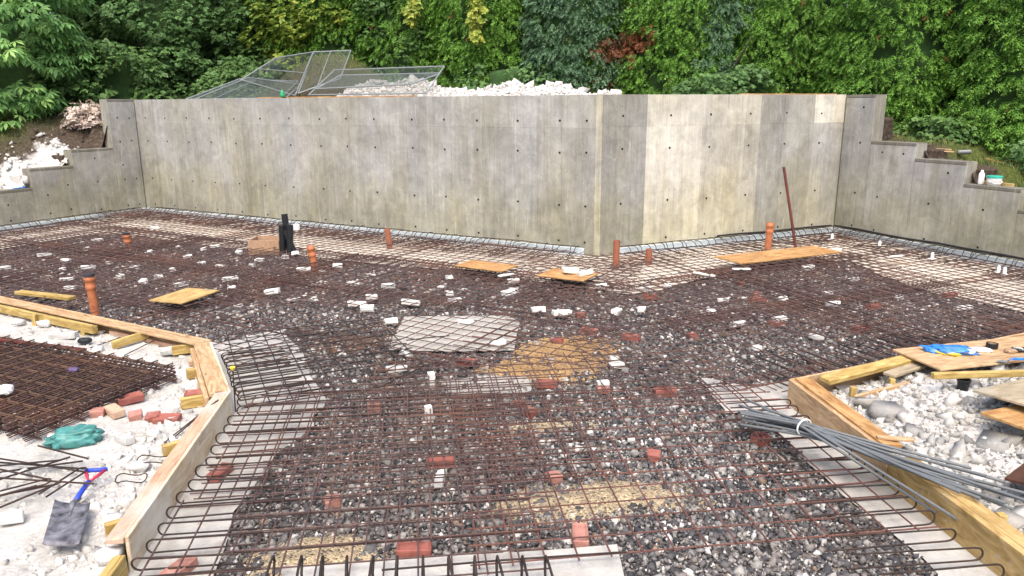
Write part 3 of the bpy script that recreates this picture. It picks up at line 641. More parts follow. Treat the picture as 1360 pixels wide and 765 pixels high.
p3 = scatter(farp, 130, zg, [STRIP]); p3 = p3[inside(FLOOR_IN, p3[:, 0], p3[:, 1])]
stones('gravel', p3, np.clip(rng.lognormal(math.log(0.024), 0.4, len(p3)), .012, .06), 'flint_gravel', 'dark flint gravel towards the concrete wall')
zlS = lambda x, y: zl(x, y) + rng.uniform(-0.012, 0.004, len(x))
lp = [(-5.5, 2.5), (-2.3, 2.5), (-2.3, 6.5), (-3.1, 8.2), (-7.5, 10.2), (-7.5, 7.0)]
c1 = scatter(lp, 420, zlS); c1 = c1[inside(inset(LEFT_OUT, .07), c1[:, 0], c1[:, 1])]
keep = rng.uniform(0, 1, len(c1)) < np.clip(0.22 + 0.9 * (c1[:, 0] > -3.0 - 0.1 * (c1[:, 1] - 4)) + 0.4 * lump(c1[:, 0], c1[:, 1], 1.3), 0.10, 1); c1 = c1[keep]
stones('chalk_rubble', c1, np.clip(rng.lognormal(math.log(0.015), 0.62, len(c1)), .006, .085), 'chalk_stone', 'white chalk rubble beside the left timber form')
zrS = lambda x, y: zr(x, y) + rng.uniform(-0.012, 0.012, len(x))
rp = [(2.6, 2.8), (6.5, 2.8), (6.5, 8.0), (2.9, 6.7)]
c2 = scatter(rp, 620, zrS); c2 = c2[inside(inset(RIGHT_OUT, .10), c2[:, 0], c2[:, 1])]
stones('chalk_rubble', c2, np.clip(rng.lognormal(math.log(0.017), 0.62, len(c2)), .006, .085), 'rubble_stone', 'grey white chalk rubble behind the right timber form')
# chalk spoil slope outside the left wing
x = rng.uniform(-17, -9, 9000); y = rng.uniform(14, 19.5, 9000); k = behind(x, y) & (rng.uniform(0, 1, 9000) < chalk_w(x, y) * 0.8); x, y = x[k], y[k]
stones('chalk_rubble', np.stack([x, y, bank_z(x, y)], 1), np.clip(rng.lognormal(math.log(0.03), .5, len(x)), .012, .12), 'chalk_stone', 'white chalk lumps on the bank beyond the left wing wall')
# clods on the dark soil behind
x = rng.uniform(-18, 14, 9000); y = rng.uniform(12, 24, 9000); k = behind(x, y) & (chalk_w(x, y) < .3) & ~np.any([seg_d(x, y, p_, q_)[0] < .5 for p_, q_ in ((CL, WL_END), (CL, A0), (A0, CR), (CR, WR_END))], 0) & (rng.uniform(0, 1, 9000) > grass_w(x, y)); x, y = x[k], y[k]
stones('soil_clods', np.stack([x, y, bank_z(x, y)], 1), np.clip(rng.lognormal(math.log(0.03), .5, len(x)), .012, .14), 'bark', 'dark soil clods on the bank behind the wall')
# the chalk heap standing above the wall
HEAP = [(-3.2, 18.4, 0.55, 0.9), (-2.2, 18.2, 0.56, 1.0), (-1.4, 17.9, .42, 1.0), (0.0, 17.2, 0.52, 1.0), (1.0, 16.8, 0.52, 0.9), (2.1, 16.5, .42, .8), (2.9, 16.6, 0.36, .75), (3.6, 16.8, .24, .7), (4.3, 17.0, .20, .6)]
def heap_z(x, y):
    z = np.zeros_like(np.asarray(x, float))
    for hx, hy, h, s in HEAP: z = np.maximum(z, h * np.exp(-(((x - hx) / s) ** 2 + ((y - hy) / (s * .9)) ** 2)))
    return z * (1 + .10 * lump(x, y, 2.5))
heap = thing('chalk_heap', 'long heap of broken white chalk piled above the concrete wall', 'heap', (-0.5, 17.4, 2.72))
xs = np.arange(-6.2, 5.4, .12); ys = np.arange(14.5, 20.6, .12); X, Y = np.meshgrid(xs, ys); hz = heap_z(X, Y); Z = bank_z(X, Y) + hz - .03
I = np.arange(X.size).reshape(X.shape); Q = np.stack([I[:-1, :-1], I[:-1, 1:], I[1:, 1:], I[1:, :-1]], -1).reshape(-1, 4); Q = Q[((hz > .05) & behind(X, Y)).ravel()[Q].all(1)]
me = mesh_np('core', np.stack([X - heap.location.x, Y - heap.location.y, Z - heap.location.z], -1).reshape(-1, 3), Q, 'chalk_ground', smooth=True); link('core', me, None, heap)
n = 21000; x = rng.uniform(-6.0, 5.2, n); y = rng.uniform(14.8, 20.4, n); h = heap_z(x, y); k = (h > .05) & behind(x, y); x, y, h = x[k], y[k], h[k]
stones('chalk_lumps', np.stack([x - heap.location.x, y - heap.location.y, bank_z(x, y) + h - .02 - heap.location.z], 1), np.clip(rng.lognormal(math.log(0.025), .55, len(x)), .018, .17), 'bright_chalk', parent=heap)

# ------------------------------------------------------------------ vegetation
def leaf_mesh(name, parts, mats, parent, loc):
    """parts: list of (V,F,attrs,matindex)"""
    Vs, Fs, mi, at_ = [], [], [], {'tip': [], 'leaf_tone': [], 'dead': []}; off = 0
    for V, F, A, m in parts:
        if not len(V): continue
        Vs.append(V - np.array(loc)); Fs.append(F + off); off += len(V); mi.append(np.full(len(F), m))
        for k in at_: at_[k].append(A.get(k, np.zeros(len(V))) if isinstance(A.get(k, 0), np.ndarray) else np.full(len(V), A.get(k, 0.0)))
    me = mesh_np(name, np.concatenate(Vs), np.concatenate(Fs), None, {k: np.concatenate(v) for k, v in at_.items()}, mats=mats, midx=np.concatenate(mi))
    return link(name, me, None, parent)
def kite(base, tip, wdir, wid, fold=0.0, up=np.array([0, 0, 1.0])):
    b, t = np.array(base, float), np.array(tip, float); m = b + (t - b) * .45; wd = np.array(wdir, float)
    return [b, m + wd * wid + up * fold, t, m - wd * wid + up * fold], [(0, 1, 2), (0, 2, 3)]
def spray_template(seed):
    """flat drooping conifer frond, out along +X"""
    r = np.random.default_rng(seed); V, F, T = [], [], []
    ax = lambda s: np.array([s * 0.95, 0.06 * math.sin(3 * s + seed), 0.20 * s - 0.85 * s * s])
    def put(b, t, wd, wid, t0, t1):
        v, f = kite(b, t, wd, wid); o = len(V); V.extend(v); F.extend([tuple(i + o for i in q) for q in f]); T.extend([t0, (t0 + t1) / 2, t1, (t0 + t1) / 2])
    for s in (0.22, 0.52, 0.80):
        for sd in (-1, 1):
            b = ax(s); L = (0.56 - 0.30 * s) * r.uniform(.8, 1.2); a = r.uniform(0.65, 1.05)
            t = b + np.array([math.cos(a) * L, sd * math.sin(a) * L, -0.20 * L - 0.55 * L * s + r.uniform(-.08, .08)])
            d = t - b; wd = np.cross(d, [0, 0, 1.0]); wd /= np.linalg.norm(wd); put(b, t, wd, 0.105 * r.uniform(.8, 1.2), s * .6, min(1, s + .35))
    put(ax(0.55), ax(1.08), np.array([0, 1.0, 0]), 0.08, .5, 1.0)
    return np.array(V), np.array(F), np.array(T)
SPRAYS = [spray_template(s) for s in range(5)]
def frames(out, up=None, roll=None):
    """rotation matrices whose X column is 'out' (n,3), Z near up"""
    X = out / np.linalg.norm(out, axis=1)[:, None]; up = np.tile([0, 0, 1.0], (len(X), 1)) if up is None else up
    Y = np.cross(up, X); Y /= np.linalg.norm(Y, axis=1)[:, None] + 1e-9; Zc = np.cross(X, Y)
    if roll is not None:
        c, s = np.cos(roll)[:, None], np.sin(roll)[:, None]; Y, Zc = Y * c + Zc * s, Zc * c - Y * s
    return np.stack([X, Y, Zc], 2)
def core_blob(cx, cy, z0, z1, rx, ry, seed, taper=0.25):
    nt_, nz = 28, 18; th = np.linspace(0, 2 * np.pi, nt_, endpoint=False); zz = np.linspace(0, 1, nz); T, Zz = np.meshgrid(th, zz)
    rr = np.where(Zz > .85, np.sqrt(np.clip(1 - ((Zz - .85) / .15) ** 2, 0, 1)), 1.0) * (1 - taper * Zz) * (1 + .10 * lump(T * 3, Zz * 7, 1.0, seed))
    V = np.stack([cx + np.cos(T) * rx * rr, cy + np.sin(T) * ry * rr, z0 + Zz * (z1 - z0)], -1).reshape(-1, 3); I = np.arange(nt_ * nz).reshape(nz, nt_); J = np.roll(I, -1, 1)
    Q = np.stack([I[:-1], J[:-1], J[1:], I[1:]], -1).reshape(-1, 4); return V, np.concatenate([Q[:, [0, 1, 2]], Q[:, [0, 2, 3]]])
def trunk_mb(cx, cy, z0, h, r, seed):
    rr = random.Random(seed); mb = MB(); pts = [(cx + rr.uniform(-.06, .06) * i, cy + rr.uniform(-.06, .06) * i, z0 + h * i / 5) for i in range(6)]
    mb.tube(pts, [r * (1 - .15 * i) for i in range(6)], 8)
    for k in range(6):
        a = rr.uniform(0, 6.28); p = Vector(pts[2 + k % 3]); mb.tube([p, p + Vector((math.cos(a) * .6, math.sin(a) * .6, .4)), p + Vector((math.cos(a) * 1.1, math.sin(a) * 1.1, 1.0))], [r * .4, r * .25, r * .1], 5)
    return mb
def conifer(cx, cy, rx, ry, z0, h, seed, label, mat='conifer_leaf', dens=360, size=(0.10, 0.195), dead_spots=(), group='conifers in the tall hedge', pale=0.0):
    t = thing('conifer_tree', label, 'tree', (cx, cy, z0), group)
    obj('trunk', trunk_mb(cx, cy, 1.3, z0 - 1.3 + h * .75, .14, seed), 'bark', t)
    r2 = np.random.default_rng(seed + 50); parts = []
    nc = int(2 * math.pi * (rx + ry) / 2 * h * dens / 9)
    th = r2.uniform(0, 2 * np.pi, nc); s = r2.uniform(0, 1, nc)
    front = -np.sin(th); k = r2.uniform(0, 1, nc) < np.where(front > -0.05, 1.0, 0.06); th, s = th[k], s[k]; nc = len(th)
    if cx < 8: k = (z0 - .1 + s * h) > 2.45; th, s = th[k], s[k]; nc = len(th)
    z = z0 - .1 + s * h; rr = (1 - .10 * s) * np.where(s > .9, np.sqrt(np.clip(1 - ((s - .9) / .1) ** 2, 0, 1)), 1)
    lumpy = 0.07 * lump(th * 3.2, z * 1.5, 1.0, seed) + 0.05 * lump(th * 9, z * 3.6, 1.0, seed + 3)
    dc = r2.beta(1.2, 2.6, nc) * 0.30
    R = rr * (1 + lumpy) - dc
    C = np.stack([cx + np.cos(th) * rx * R, cy + np.sin(th) * ry * R, z], 1); per = 9; ci = np.repeat(np.arange(nc), per); n = nc * per
    od = np.stack([np.cos(th), np.sin(th), -.25 + 0 * th], 1)[ci]
    g3 = r2.normal(0, 1, (n, 3)); g3 /= np.linalg.norm(g3, axis=1)[:, None]; csz = r2.uniform(.09, .19, nc)[ci]
    pos = C[ci] + (g3 * np.array([1, 1, .8])) * csz[:, None] * r2.uniform(.3, 1, n)[:, None]
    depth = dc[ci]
    out = od * 1.0 + g3 * .75 + np.array([0, 0, -.12]); z = pos[:, 2]
    rot = frames(out, None, r2.normal(0, .4, n)); scl = r2.uniform(*size, n); ct = r2.normal(0, .13, nc)[ci]
    rn = np.clip(r2.beta(2, 2.4, n) * .55 + .12 + ct + .16 * g3[:, 2] + .16 * lump(pos[:, 0] * 2, pos[:, 2] * 2, 1.0, seed) + pale - depth * .6, 0, 1)  # clump tops lighter, deep fronds darker: light and shade put into the colour
    dead = np.zeros(n)
    for dx, dz, dr in dead_spots: dead = np.maximum(dead, (np.hypot(pos[:, 0] - dx, (pos[:, 2] - dz) * 1.4) < dr * r2.uniform(.5, 1.15, n)) * 1.0)
    dead = np.maximum(dead, r2.uniform(0, 1, n) < 0.003)
    w_ = r2.integers(0, len(SPRAYS), n)
    for j, (tv, tf, tt) in enumerate(SPRAYS):
        i = np.where(w_ == j)[0]
        V, F = instances(tv, tf, pos[i], rot[i], np.repeat(scl[i][:, None], 3, 1)); m = len(tv)
        parts.append((V, F, {'tip': np.tile(tt, len(i)), 'leaf_tone': np.repeat(rn[i], m), 'dead': np.repeat(dead[i], m)}, 0))
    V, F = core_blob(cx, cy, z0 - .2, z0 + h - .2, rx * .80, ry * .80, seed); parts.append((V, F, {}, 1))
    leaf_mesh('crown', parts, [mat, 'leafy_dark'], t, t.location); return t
hx = np.linspace(-5.4, 14.6, 9)
hlab = ['dark green conifer at the left end of the tall hedge', 'conifer with yellow tipped fronds behind the fallen fence panels', 'bright green conifer behind the chalk heap', 'conifer beside the blue grey conifer with brown dead patches',
        'bright green conifer just right of the dead brown patches', 'dense conifer above the right back wall of concrete', 'conifer with a dark gap low in its crown behind the wall corner', 'dense bright conifer behind the stepped right wing wall', 'broad bright conifer at the end of the hedge past the right wing']
for i, x in enumerate(hx):
    y = 24.0 - (x + 6.5) * 0.31 + (0.25 if i % 2 else 0)
    if i >= 6: x, y = [(9.0, 17.9), (11.0, 16.1), (12.9, 13.9)][i - 6]
    dead = [(2.75, 4.15, .55), (2.2, 3.35, .35), (3.2, 4.3, .4)] if i in (2, 3, 4) else []
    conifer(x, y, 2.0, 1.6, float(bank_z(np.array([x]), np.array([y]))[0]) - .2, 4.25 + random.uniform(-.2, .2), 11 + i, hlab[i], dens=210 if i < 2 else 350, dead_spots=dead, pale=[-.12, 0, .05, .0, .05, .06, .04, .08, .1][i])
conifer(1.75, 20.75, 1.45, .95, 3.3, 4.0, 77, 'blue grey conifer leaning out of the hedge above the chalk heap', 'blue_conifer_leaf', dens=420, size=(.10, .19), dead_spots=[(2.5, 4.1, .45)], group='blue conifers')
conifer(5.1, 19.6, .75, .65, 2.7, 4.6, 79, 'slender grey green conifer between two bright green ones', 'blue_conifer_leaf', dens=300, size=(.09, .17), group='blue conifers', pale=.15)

def leaf_cluster(seed, nleaf=7, L=0.5, wid=0.19, droop=0.25):
    """twig with leaves along +X, unit size"""
    r = np.random.default_rng(seed); V, F, T = [], [], []
    for i in range(nleaf):
        s = (i + .5) / nleaf; b = np.array([s * .7, 0, -.1 * s * s]); a = (1 if i % 2 else -1) * r.uniform(.4, 1.2); l = L * r.uniform(.75, 1.15)
        t = b + np.array([math.cos(a) * l, math.sin(a) * l, -droop * l + r.uniform(-.12, .12)]); d = t - b; wd = np.cross(d, [0, 0, 1.0]); wd /= np.linalg.norm(wd)
        v, f = kite(b, t, wd, wid * l / L, .05); o = len(V); V += v; F += [tuple(k + o for k in q) for q in f]; q = r.uniform(0, 1); T += [q * .5, q * .7, q, q * .7]
    return np.array(V), np.array(F), np.array(T)
def palmate(seed):
    r = np.random.default_rng(seed); V, F, T = [], [], []
    for i in range(6):
        a = -1.9 + i * .76 + r.uniform(-.12, .12); l = (1 - .22 * abs(a)) * r.uniform(.85, 1.1); b = np.array([.0, 0, 0]); t = np.array([math.cos(a) * l, math.sin(a) * l, -.42 * l])
        d = t - b; wd = np.cross(d, [0, 0, 1.0]); wd /= np.linalg.norm(wd); m = b + d * .62
        v = [b, m + wd * .17 * l + np.array([0, 0, .10]), t, m - wd * .17 * l + np.array([0, 0, .10]), m + np.array([0, 0, .05])]; o = len(V)
        V += v; F += [(o, o + 1, o + 4), (o + 1, o + 2, o + 4), (o, o + 4, o + 3), (o + 4, o + 2, o + 3)]; q = r.uniform(0, .8); T += [q * .4, q, q, q, q * .5]
    return np.array(V), np.array(F), np.array(T)
LEAVES = [leaf_cluster(s) for s in range(4)]; PALMS = [palmate(s + 9) for s in range(3)]
def broadleaf(name, cx, cy, z0, h, rx, ry, seed, label, mat, nclump, per, size, templates=LEAVES, clump_r=(0.35, 0.75), cat='tree', group=None, core=0.62, trunk=True, zlow=0.15, pale=0.0):
    t = thing(name, label, cat, (cx, cy, z0), group); r2 = np.random.default_rng(seed); parts = []
    if trunk: obj('trunk', trunk_mb(cx, cy, z0 - .3, h * .75, .05 + .025 * h, seed), 'bark', t)
    th = r2.uniform(0, 2 * np.pi, nclump * 2); k = (np.sin(th) < .35) | (r2.uniform(0, 1, len(th)) < .2); th = th[k][:nclump]; n = len(th); s = r2.uniform(zlow, 1, n)
    prof = np.sqrt(np.clip(1 - ((s - .5) / .62) ** 2, 0.05, 1)) * r2.uniform(.72, 1.12, n)
    C = np.stack([cx + np.cos(th) * rx * prof, cy + np.sin(th) * ry * prof, z0 + s * h], 1); cr = r2.uniform(*clump_r, n); ctone = r2.normal(0, .13, n)
    m = n * per; ci = np.repeat(np.arange(n), per); d = r2.normal(size=(m, 3)); d /= np.linalg.norm(d, axis=1)[:, None]; d[:, 2] = d[:, 2] * .75 + .2
    rad = cr[ci] * r2.uniform(.7, 1.08, m); pos = C[ci] + d * rad[:, None] * np.array([1, 1, .7])
    od = np.stack([np.cos(th), np.sin(th), np.zeros(n)], 1)[ci]; out = d * .8 + od * .6 + r2.normal(0, .35, (m, 3)); out[:, 2] = out[:, 2] * .35 - .5
    rot = frames(out, None, r2.normal(0, .4, m)); scl = r2.uniform(*size, m); rn = np.clip(r2.beta(2, 2.5, m) * .75 + ctone[ci] + .12 * d[:, 2] + pale, 0, 1); w_ = r2.integers(0, len(templates), m)  # leaves on clump tops toned lighter, light from above put into the colour
    for j, (tv, tf, tt) in enumerate(templates):
        i = np.where(w_ == j)[0]; V, F = instances(tv, tf, pos[i], rot[i], np.repeat(scl[i][:, None], 3, 1)); parts.append((V, F, {'tip': np.tile(tt, len(i)) * .8, 'leaf_tone': np.repeat(rn[i], len(tv))}, 0))
    if core:
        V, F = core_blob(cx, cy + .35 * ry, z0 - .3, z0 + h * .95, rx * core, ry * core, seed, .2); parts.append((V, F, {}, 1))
    leaf_mesh('crown', parts, [mat, 'leafy_dark'], t, t.location); return t
def gz(x, y): return float(bank_z(np.array([float(x)]), np.array([float(y)]))[0])
broadleaf('chestnut_tree', -13.6, 20.2, 2.1, 5.4, 2.0, 1.9, 201, 'tree with large palmate drooping leaves at the bank beyond the left wing', 'chestnut_leaf', 80, 58, (.18, .31), PALMS, (.4, .8), core=.5, zlow=.04)
for k, (x, y, hh) in enumerate(((-20.5, 24.5, 3.4), (-18, 25.6, 3.2), (-15.4, 24.2, 2.6), (-12.6, 23.4, 2.2), (-9.6, 22.9, 1.9), (-7.4, 22.7, 1.8))):
    broadleaf('shrub', x, y, 2.0, hh, 1.9, 1.0, 300 + k, 'dark undergrowth bush below the broadleaf trees on the left bank', 'dark_leaf', 44, 60, (.11, .19), clump_r=(.3, .55), cat='shrub', group='undergrowth on the left bank', trunk=False, zlow=.05)
broadleaf('leafy_tree', -10.3, 24.0, 2.5, 4.8, 2.4, 1.8, 202, 'mid green bushy tree behind the dry pale bush', 'mid_leaf', 100, 95, (.13, .22), zlow=.05)
broadleaf('leafy_tree', -13.2, 25.5, 2.5, 6.5, 2.6, 1.8, 206, 'dark leafy tree behind the large leaved tree', 'dark_leaf', 60, 70, (.15, .25))
broadleaf('leafy_tree', -7.6, 24.6, 2.5, 4.8, 2.2, 1.7, 203, 'dark green leafy tree behind the left end of the fence panels', 'dark_leaf', 100, 95, (.13, .22), zlow=.05)
broadleaf('leafy_tree', -5.6, 23.6, 2.5, 5.0, 1.7, 1.3, 204, 'yellow green leafy tree above the fallen fence panels', 'yellow_leaf', 60, 90, (.12, .22), core=.45, zlow=.1)
broadleaf('leafy_tree', -2.9, 23.2, 2.6, 5.6, 1.5, 1.2, 205, 'dark broadleaf tree beside the soil mound', 'dark_leaf', 75, 90, (.11, .19))
broadleaf('leafy_tree', -17, 23.5, 2.3, 6.5, 2.4, 2.0, 208, 'leafy tree at the end of the left bank past the large leaved tree', 'mid_leaf', 50, 60, (.18, .30))
broadleaf('shrub', -11.2, 21.5, 2.4, 1.9, 1.5, .9, 209, 'low dark shrub under the trees beyond the left wing', 'dark_leaf', 40, 50, (.12, .2), clump_r=(.25, .45), cat='shrub', trunk=False)
broadleaf('shrub', 5.0, 18.4, 2.6, 0.9, .9, .5, 211, 'low glossy shrub at the hedge foot behind the right back wall', 'mid_leaf', 26, 40, (.09, .16), clump_r=(.2, .35), cat='shrub', trunk=False)
broadleaf('shrub', 9.0, 15.9, 1.55, .8, .7, .5, 212, 'dark glossy shrub at the hedge foot beyond the right wing', 'dark_leaf', 26, 44, (.10, .18), clump_r=(.2, .4), cat='shrub', trunk=False)
broadleaf('shrub', 10.3, 14.4, 1.35, .6, .8, .5, 213, 'low green bramble bush past the timber edge board', 'mid_leaf', 26, 40, (.09, .16), clump_r=(.2, .35), cat='shrub', trunk=False)
broadleaf('shrub', 0.0, 20.4, 2.8, .9, 1.2, .5, 214, 'scrubby grey green plants behind the chalk heap', 'mid_leaf', 24, 40, (.08, .14), clump_r=(.2, .35), cat='shrub', trunk=False)
# hanging yellow branches out of the hedge
for k, (px, py0, py1, Y, lab) in enumerate([(636, -20, 46, 20.3, 'long hanging yellow green branch in front of the hedge'), (550, -20, 24, 21.3, 'short hanging yellow branch above the fence panels')]):
    a, b = at_y(px, py0, Y), at_y(px - 6, py1, Y); t = thing('hanging_branch', lab, 'branch', b); obj('stem', MB().tube([a + Vector((0, .9, .3)), a, a.lerp(b, .5) + Vector((.06, -.05, 0)), b], [.02, .016, .01, .004], 5), 'bark', t)
    n = 130; s = rng.uniform(0, 1, n); pos = np.array(a)[None] * (1 - s[:, None]) + np.array(b)[None] * s[:, None] + rng.normal(0, .08, (n, 3)); ang = rng.uniform(0, 6.28, n); out = np.stack([np.cos(ang) * .6, np.sin(ang) * .6 - .3, -.9 + 0 * ang], 1)
    V, F = instances(LEAVES[k][0], LEAVES[k][1], pos, frames(out), np.repeat(rng.uniform(.16, .28, n)[:, None], 3, 1)); leaf_mesh('leaves', [(V, F, {'tip': np.tile(LEAVES[k][2], n), 'leaf_tone': np.repeat(rng.uniform(.3, 1, n), len(LEAVES[k][0]))}, 0)], ['yellow_leaf'], t, t.location)
# dry pale bush by the left wing's end
b0 = at_y(118, 165, 19.6); t = thing('dry_bush', 'dead pale brown bush hanging beside the end of the left wing', 'bush', b0)
mb = MB()
for k in range(46):
    a = random.uniform(0, 6.28); e = random.uniform(.1, 1.2); L = random.uniform(.3, .62); p = b0 + Vector((0, 0, .12)); q = p + Vector((math.cos(a) * math.cos(e) * L, math.sin(a) * math.cos(e) * L * .7, math.sin(e) * L)); mb.tube([p, q, q + Vector((math.cos(a) * .2, math.sin(a) * .1, -.16))], [.012, .007, .002], 4)
obj('twigs', mb, 'dry_twig', t)
n = 520; d = rng.normal(size=(n, 3)); d /= np.linalg.norm(d, axis=1)[:, None]; d[:, 2] = np.abs(d[:, 2]) ; pos = np.array(b0)[None] + d * rng.uniform(.25, .62, n)[:, None] * np.array([1, .7, .95]); out = d * .6 + np.array([0, -.1, -.7]) + rng.normal(0, .3, (n, 3))
V, F = instances(LEAVES[0][0], LEAVES[0][1], pos, frames(out), np.repeat(rng.uniform(.10, .20, n)[:, None], 3, 1)); leaf_mesh('dead_leaves', [(V, F, {'tip': np.tile(LEAVES[0][2], n), 'leaf_tone': np.repeat(rng.uniform(0, 1, n), len(LEAVES[0][0]))}, 0)], ['dry_leaf'], t, b0)
# grass on the banks
n = 75000; x = rng.uniform(-17, 15, n); y = rng.uniform(12, 24, n); k = behind(x, y) & (rng.uniform(0, 1, n) < grass_w(x, y)); x, y = x[k], y[k]; n = len(x)
bl = np.array([[-.03, 0, 0], [.03, 0, 0], [.0, .12, 1.0], [.05, 0, 0], [.11, 0, 0], [.2, -.2, .8]]); bf = np.array([[0, 1, 2], [3, 4, 5]])
a = rng.uniform(0, 6.28, n); rot = np.stack([np.stack([np.cos(a), -np.sin(a), 0 * a], 1), np.stack([np.sin(a), np.cos(a), 0 * a], 1), np.stack([0 * a, 0 * a, 1 + 0 * a], 1)], 1)
V, F = instances(bl, bf, np.stack([x, y, bank_z(x, y)], 1), rot, np.repeat(rng.uniform(.04, .15, n)[:, None], 3, 1) * np.array([2.2, 2.2, 1]))
g = leaf_mesh('grass', [(V, F, {'tip': np.tile([0, 0, 1.0, 0, 0, 1.0], n), 'leaf_tone': np.repeat(rng.uniform(0, 1, n), 6)}, 0)], ['grass_blade'], None, (0, 0, 0)); tag(g, 'rough grass and weeds on the bank and soil mound', 'grass', kind='stuff')

# ------------------------------------------------------------------ reinforcing mesh
def unit_bar(name, mat, n=6):
    me = MB().tube([(0, 0, 0), (1, 0, 0)], 0.5, n).mesh(name); me.materials.append(MATS[mat]); return me
BAR = {m: unit_bar('bar_' + m, m) for m in ('rusty_mesh', 'red_rust', 'dark_rebar', 'brown_mesh')}
def place_bar(p, q, r, mat, parent, name='bar'):
    d = Vector(q) - Vector(p); e = d.to_track_quat('X', 'Z').to_euler()
    return link(name, BAR[mat], None, parent, Vector(p) - Vector(parent.location), e, (d.length, 2 * r, 2 * r))
def mesh_sheet(o, u, v, lu, lv, z, label, group, mat='rusty_mesh', single=False, extra=(), r=0.006, su=0.2, sv=0.2, poly=None, wave=1.0):
    """welded sheet: bars along u (spaced su apart across v) and bars along v on top"""
    segs = []
    k = 0
    while k * su <= lv - 0.05:
        p = o + v * (0.05 + k * su); segs += [(a, b, 0) for a, b in clip(p, p + u * lu, poly or FLOOR_IN, extra)]; k += 1
    k = 0
    while k * sv <= lu - 0.05:
        p = o + u * (0.05 + k * sv); segs += [(a, b, 1) for a, b in clip(p, p + v * lv, poly or FLOOR_IN, extra)]; k += 1
    segs = [s for s in segs if (s[0] - s[1]).length > 0.12]
    if len(segs) < 4: return None
    c = sum((s[0] + s[1] for s in segs), Vector((0, 0))) / (2 * len(segs))
    t = thing('mesh_sheet', label, 'mesh', (c.x, c.y, z), group)
    mb = MB()
    for a, b, kind in segs:
        zz = z + kind * 2 * r
        dz = [wave * (0.02 * float(lump(q.x, q.y, 0.9, z * 40)) + 0.008 * random.uniform(-1, 1)) for q in (a, b)]
        pa, pb = Vector((a.x, a.y, zz + dz[0])), Vector((b.x, b.y, zz + dz[1]))
        if single: place_bar(pa, pb, r, mat, t)
        else: mb.tube([pa, pb], r, 4)
    if not single: tag(obj('bars', mb, mat, t), kind='stuff')
    return t
INNER = [tuple(p) for p in (CR + 7.0 * nR - uR * 2.3, CR + 4.2 * nR - uR * 2.5, CR + 2.2 * nR - uR * 1.9, CR + 1.75 * nR - uR * 2.9, apex_in, A0 + 2.1 * nL + uL * 1.2, A0 + 2.5 * nL + uL * 4.5, CL + 2.3 * nL - uL * 3.0, CL + 2.5 * nL - uL * 2.1, CL + 7.0 * nL - uL * 1.8, FL + uL * 8.5 - nL * .1, FL - nL * .1, FL1 + Vector((.1, .1)), FR + Vector((-.1, 0)), FR + uR * 6.4 - nR * .1)]
# left bay: sheets squared up with the left back wall; two layers
for layer, (z, ou, ov) in enumerate(((0.075, 0, 0), (0.135, 0.09, 0.07))):
    for i in range(-1, 4):
        for j in range(5):
            lab = ['rusty mesh sheet lying next to the left back wall', 'rusty mesh sheet in the middle of the left bay', 'rusty mesh sheet in the middle of the left bay', 'rusty mesh sheet next to the left timber form', 'rusty mesh sheet next to the left timber form'][j]
            o = A0 + uL * (i * 4.2 - 1.2 + ou + 0.3 * (j % 2)) + nL * (0.14 + j * 2.0 + ov)
            mesh_sheet(o, uL, nL, 4.8, 2.4, z + 0.011 * ((i + j) % 2), lab + (', upper layer' if layer else ', lower layer'), 'mesh sheets in the left bay', 'rusty_mesh', poly=INNER if layer else None, extra=((-1, 0.25, 0.9 if layer == 0 else 2.0), (0, 1, 7.4 if layer == 0 else 9.7)))
for i in range(0, 3): mesh_sheet(A0 + uL * (i * 4.2 + .5) + nL * .22, uL, nL, 4.8, 1.15, .125 + .01 * i, 'narrow mesh strip doubling the bars at the foot of the left back wall', 'mesh strips at the left wall foot', 'rusty_mesh')
for layer, (z, ou, ov) in enumerate(((0.085, 0.04, 0.05), (0.145, 0.13, 0.12))):
    for i in range(-2, 3):
        for j in range(4):
            lab = ['rusty mesh sheet lying next to the right back wall', 'rusty mesh sheet in the middle of the right bay', 'rusty mesh sheet in the middle of the right bay', 'rusty mesh sheet next to the right timber form'][j]
            o = A0 + uR * (i * 4.2 + 0.2 + ou + 0.3 * (j % 2)) + nR * (0.14 + j * 2.0 + ov)
            mesh_sheet(o, uR, nR, 4.8, 2.4, z + 0.011 * ((i + j) % 2), lab + (', upper layer' if layer else ', lower layer'), 'mesh sheets in the right bay', 'rusty_mesh', poly=INNER if layer else None, extra=((1, 0.2, 2.3 if layer == 0 else 3.6), (0, 1, 6.7 if layer == 0 else 8.2)))
# short sheets squared with the first length of the left form
mesh_sheet(FL1 + Vector((0.12, -0.1)), Vector((0.91, 0.41)), Vector((-0.41, 0.91)), 1.9, 2.6, 0.10, 'narrow rusty mesh sheet at the corner of the left timber form', 'mesh sheets in the neck', 'dark_rebar', True)
# neck between the forms: each bar its own piece
un = Vector((math.cos(R_(7)), math.sin(R_(7)))); vn = Vector((-un.y, un.x))
NECK = [tuple(p) for p in (FR + Vector((-.10, 0)), FR2 + Vector((-.10, 0.35)), FL3 + Vector((.12, 0.35)), FL2 + Vector((.10, 0)), FL1 + Vector((.10, 0)), FL1 + Vector((.35, .75)), FR + Vector((-.2, .6)))]
mesh_sheet(Vector((-0.25, 3.92)), un, vn, 3.3, 2.75, 0.082, 'reddish rusty mesh sheet beside the grey conduit bundle', 'mesh sheets in the neck', 'red_rust', True, poly=NECK, r=.006)
mesh_sheet(Vector((-2.38, 3.55)), un, vn, 2.62, 3.1, 0.090, 'rusty mesh sheet alongside the bent bars of the left form', 'mesh sheets in the neck', 'rusty_mesh', True, poly=NECK, r=.006)
mesh_sheet(Vector((-1.75, 4.02)), un, vn, 2.1, 2.7, 0.112, 'rusty mesh sheet lapped on top of its neighbours in the neck', 'mesh sheets in the neck', 'rusty_mesh', True, poly=NECK, r=.006)
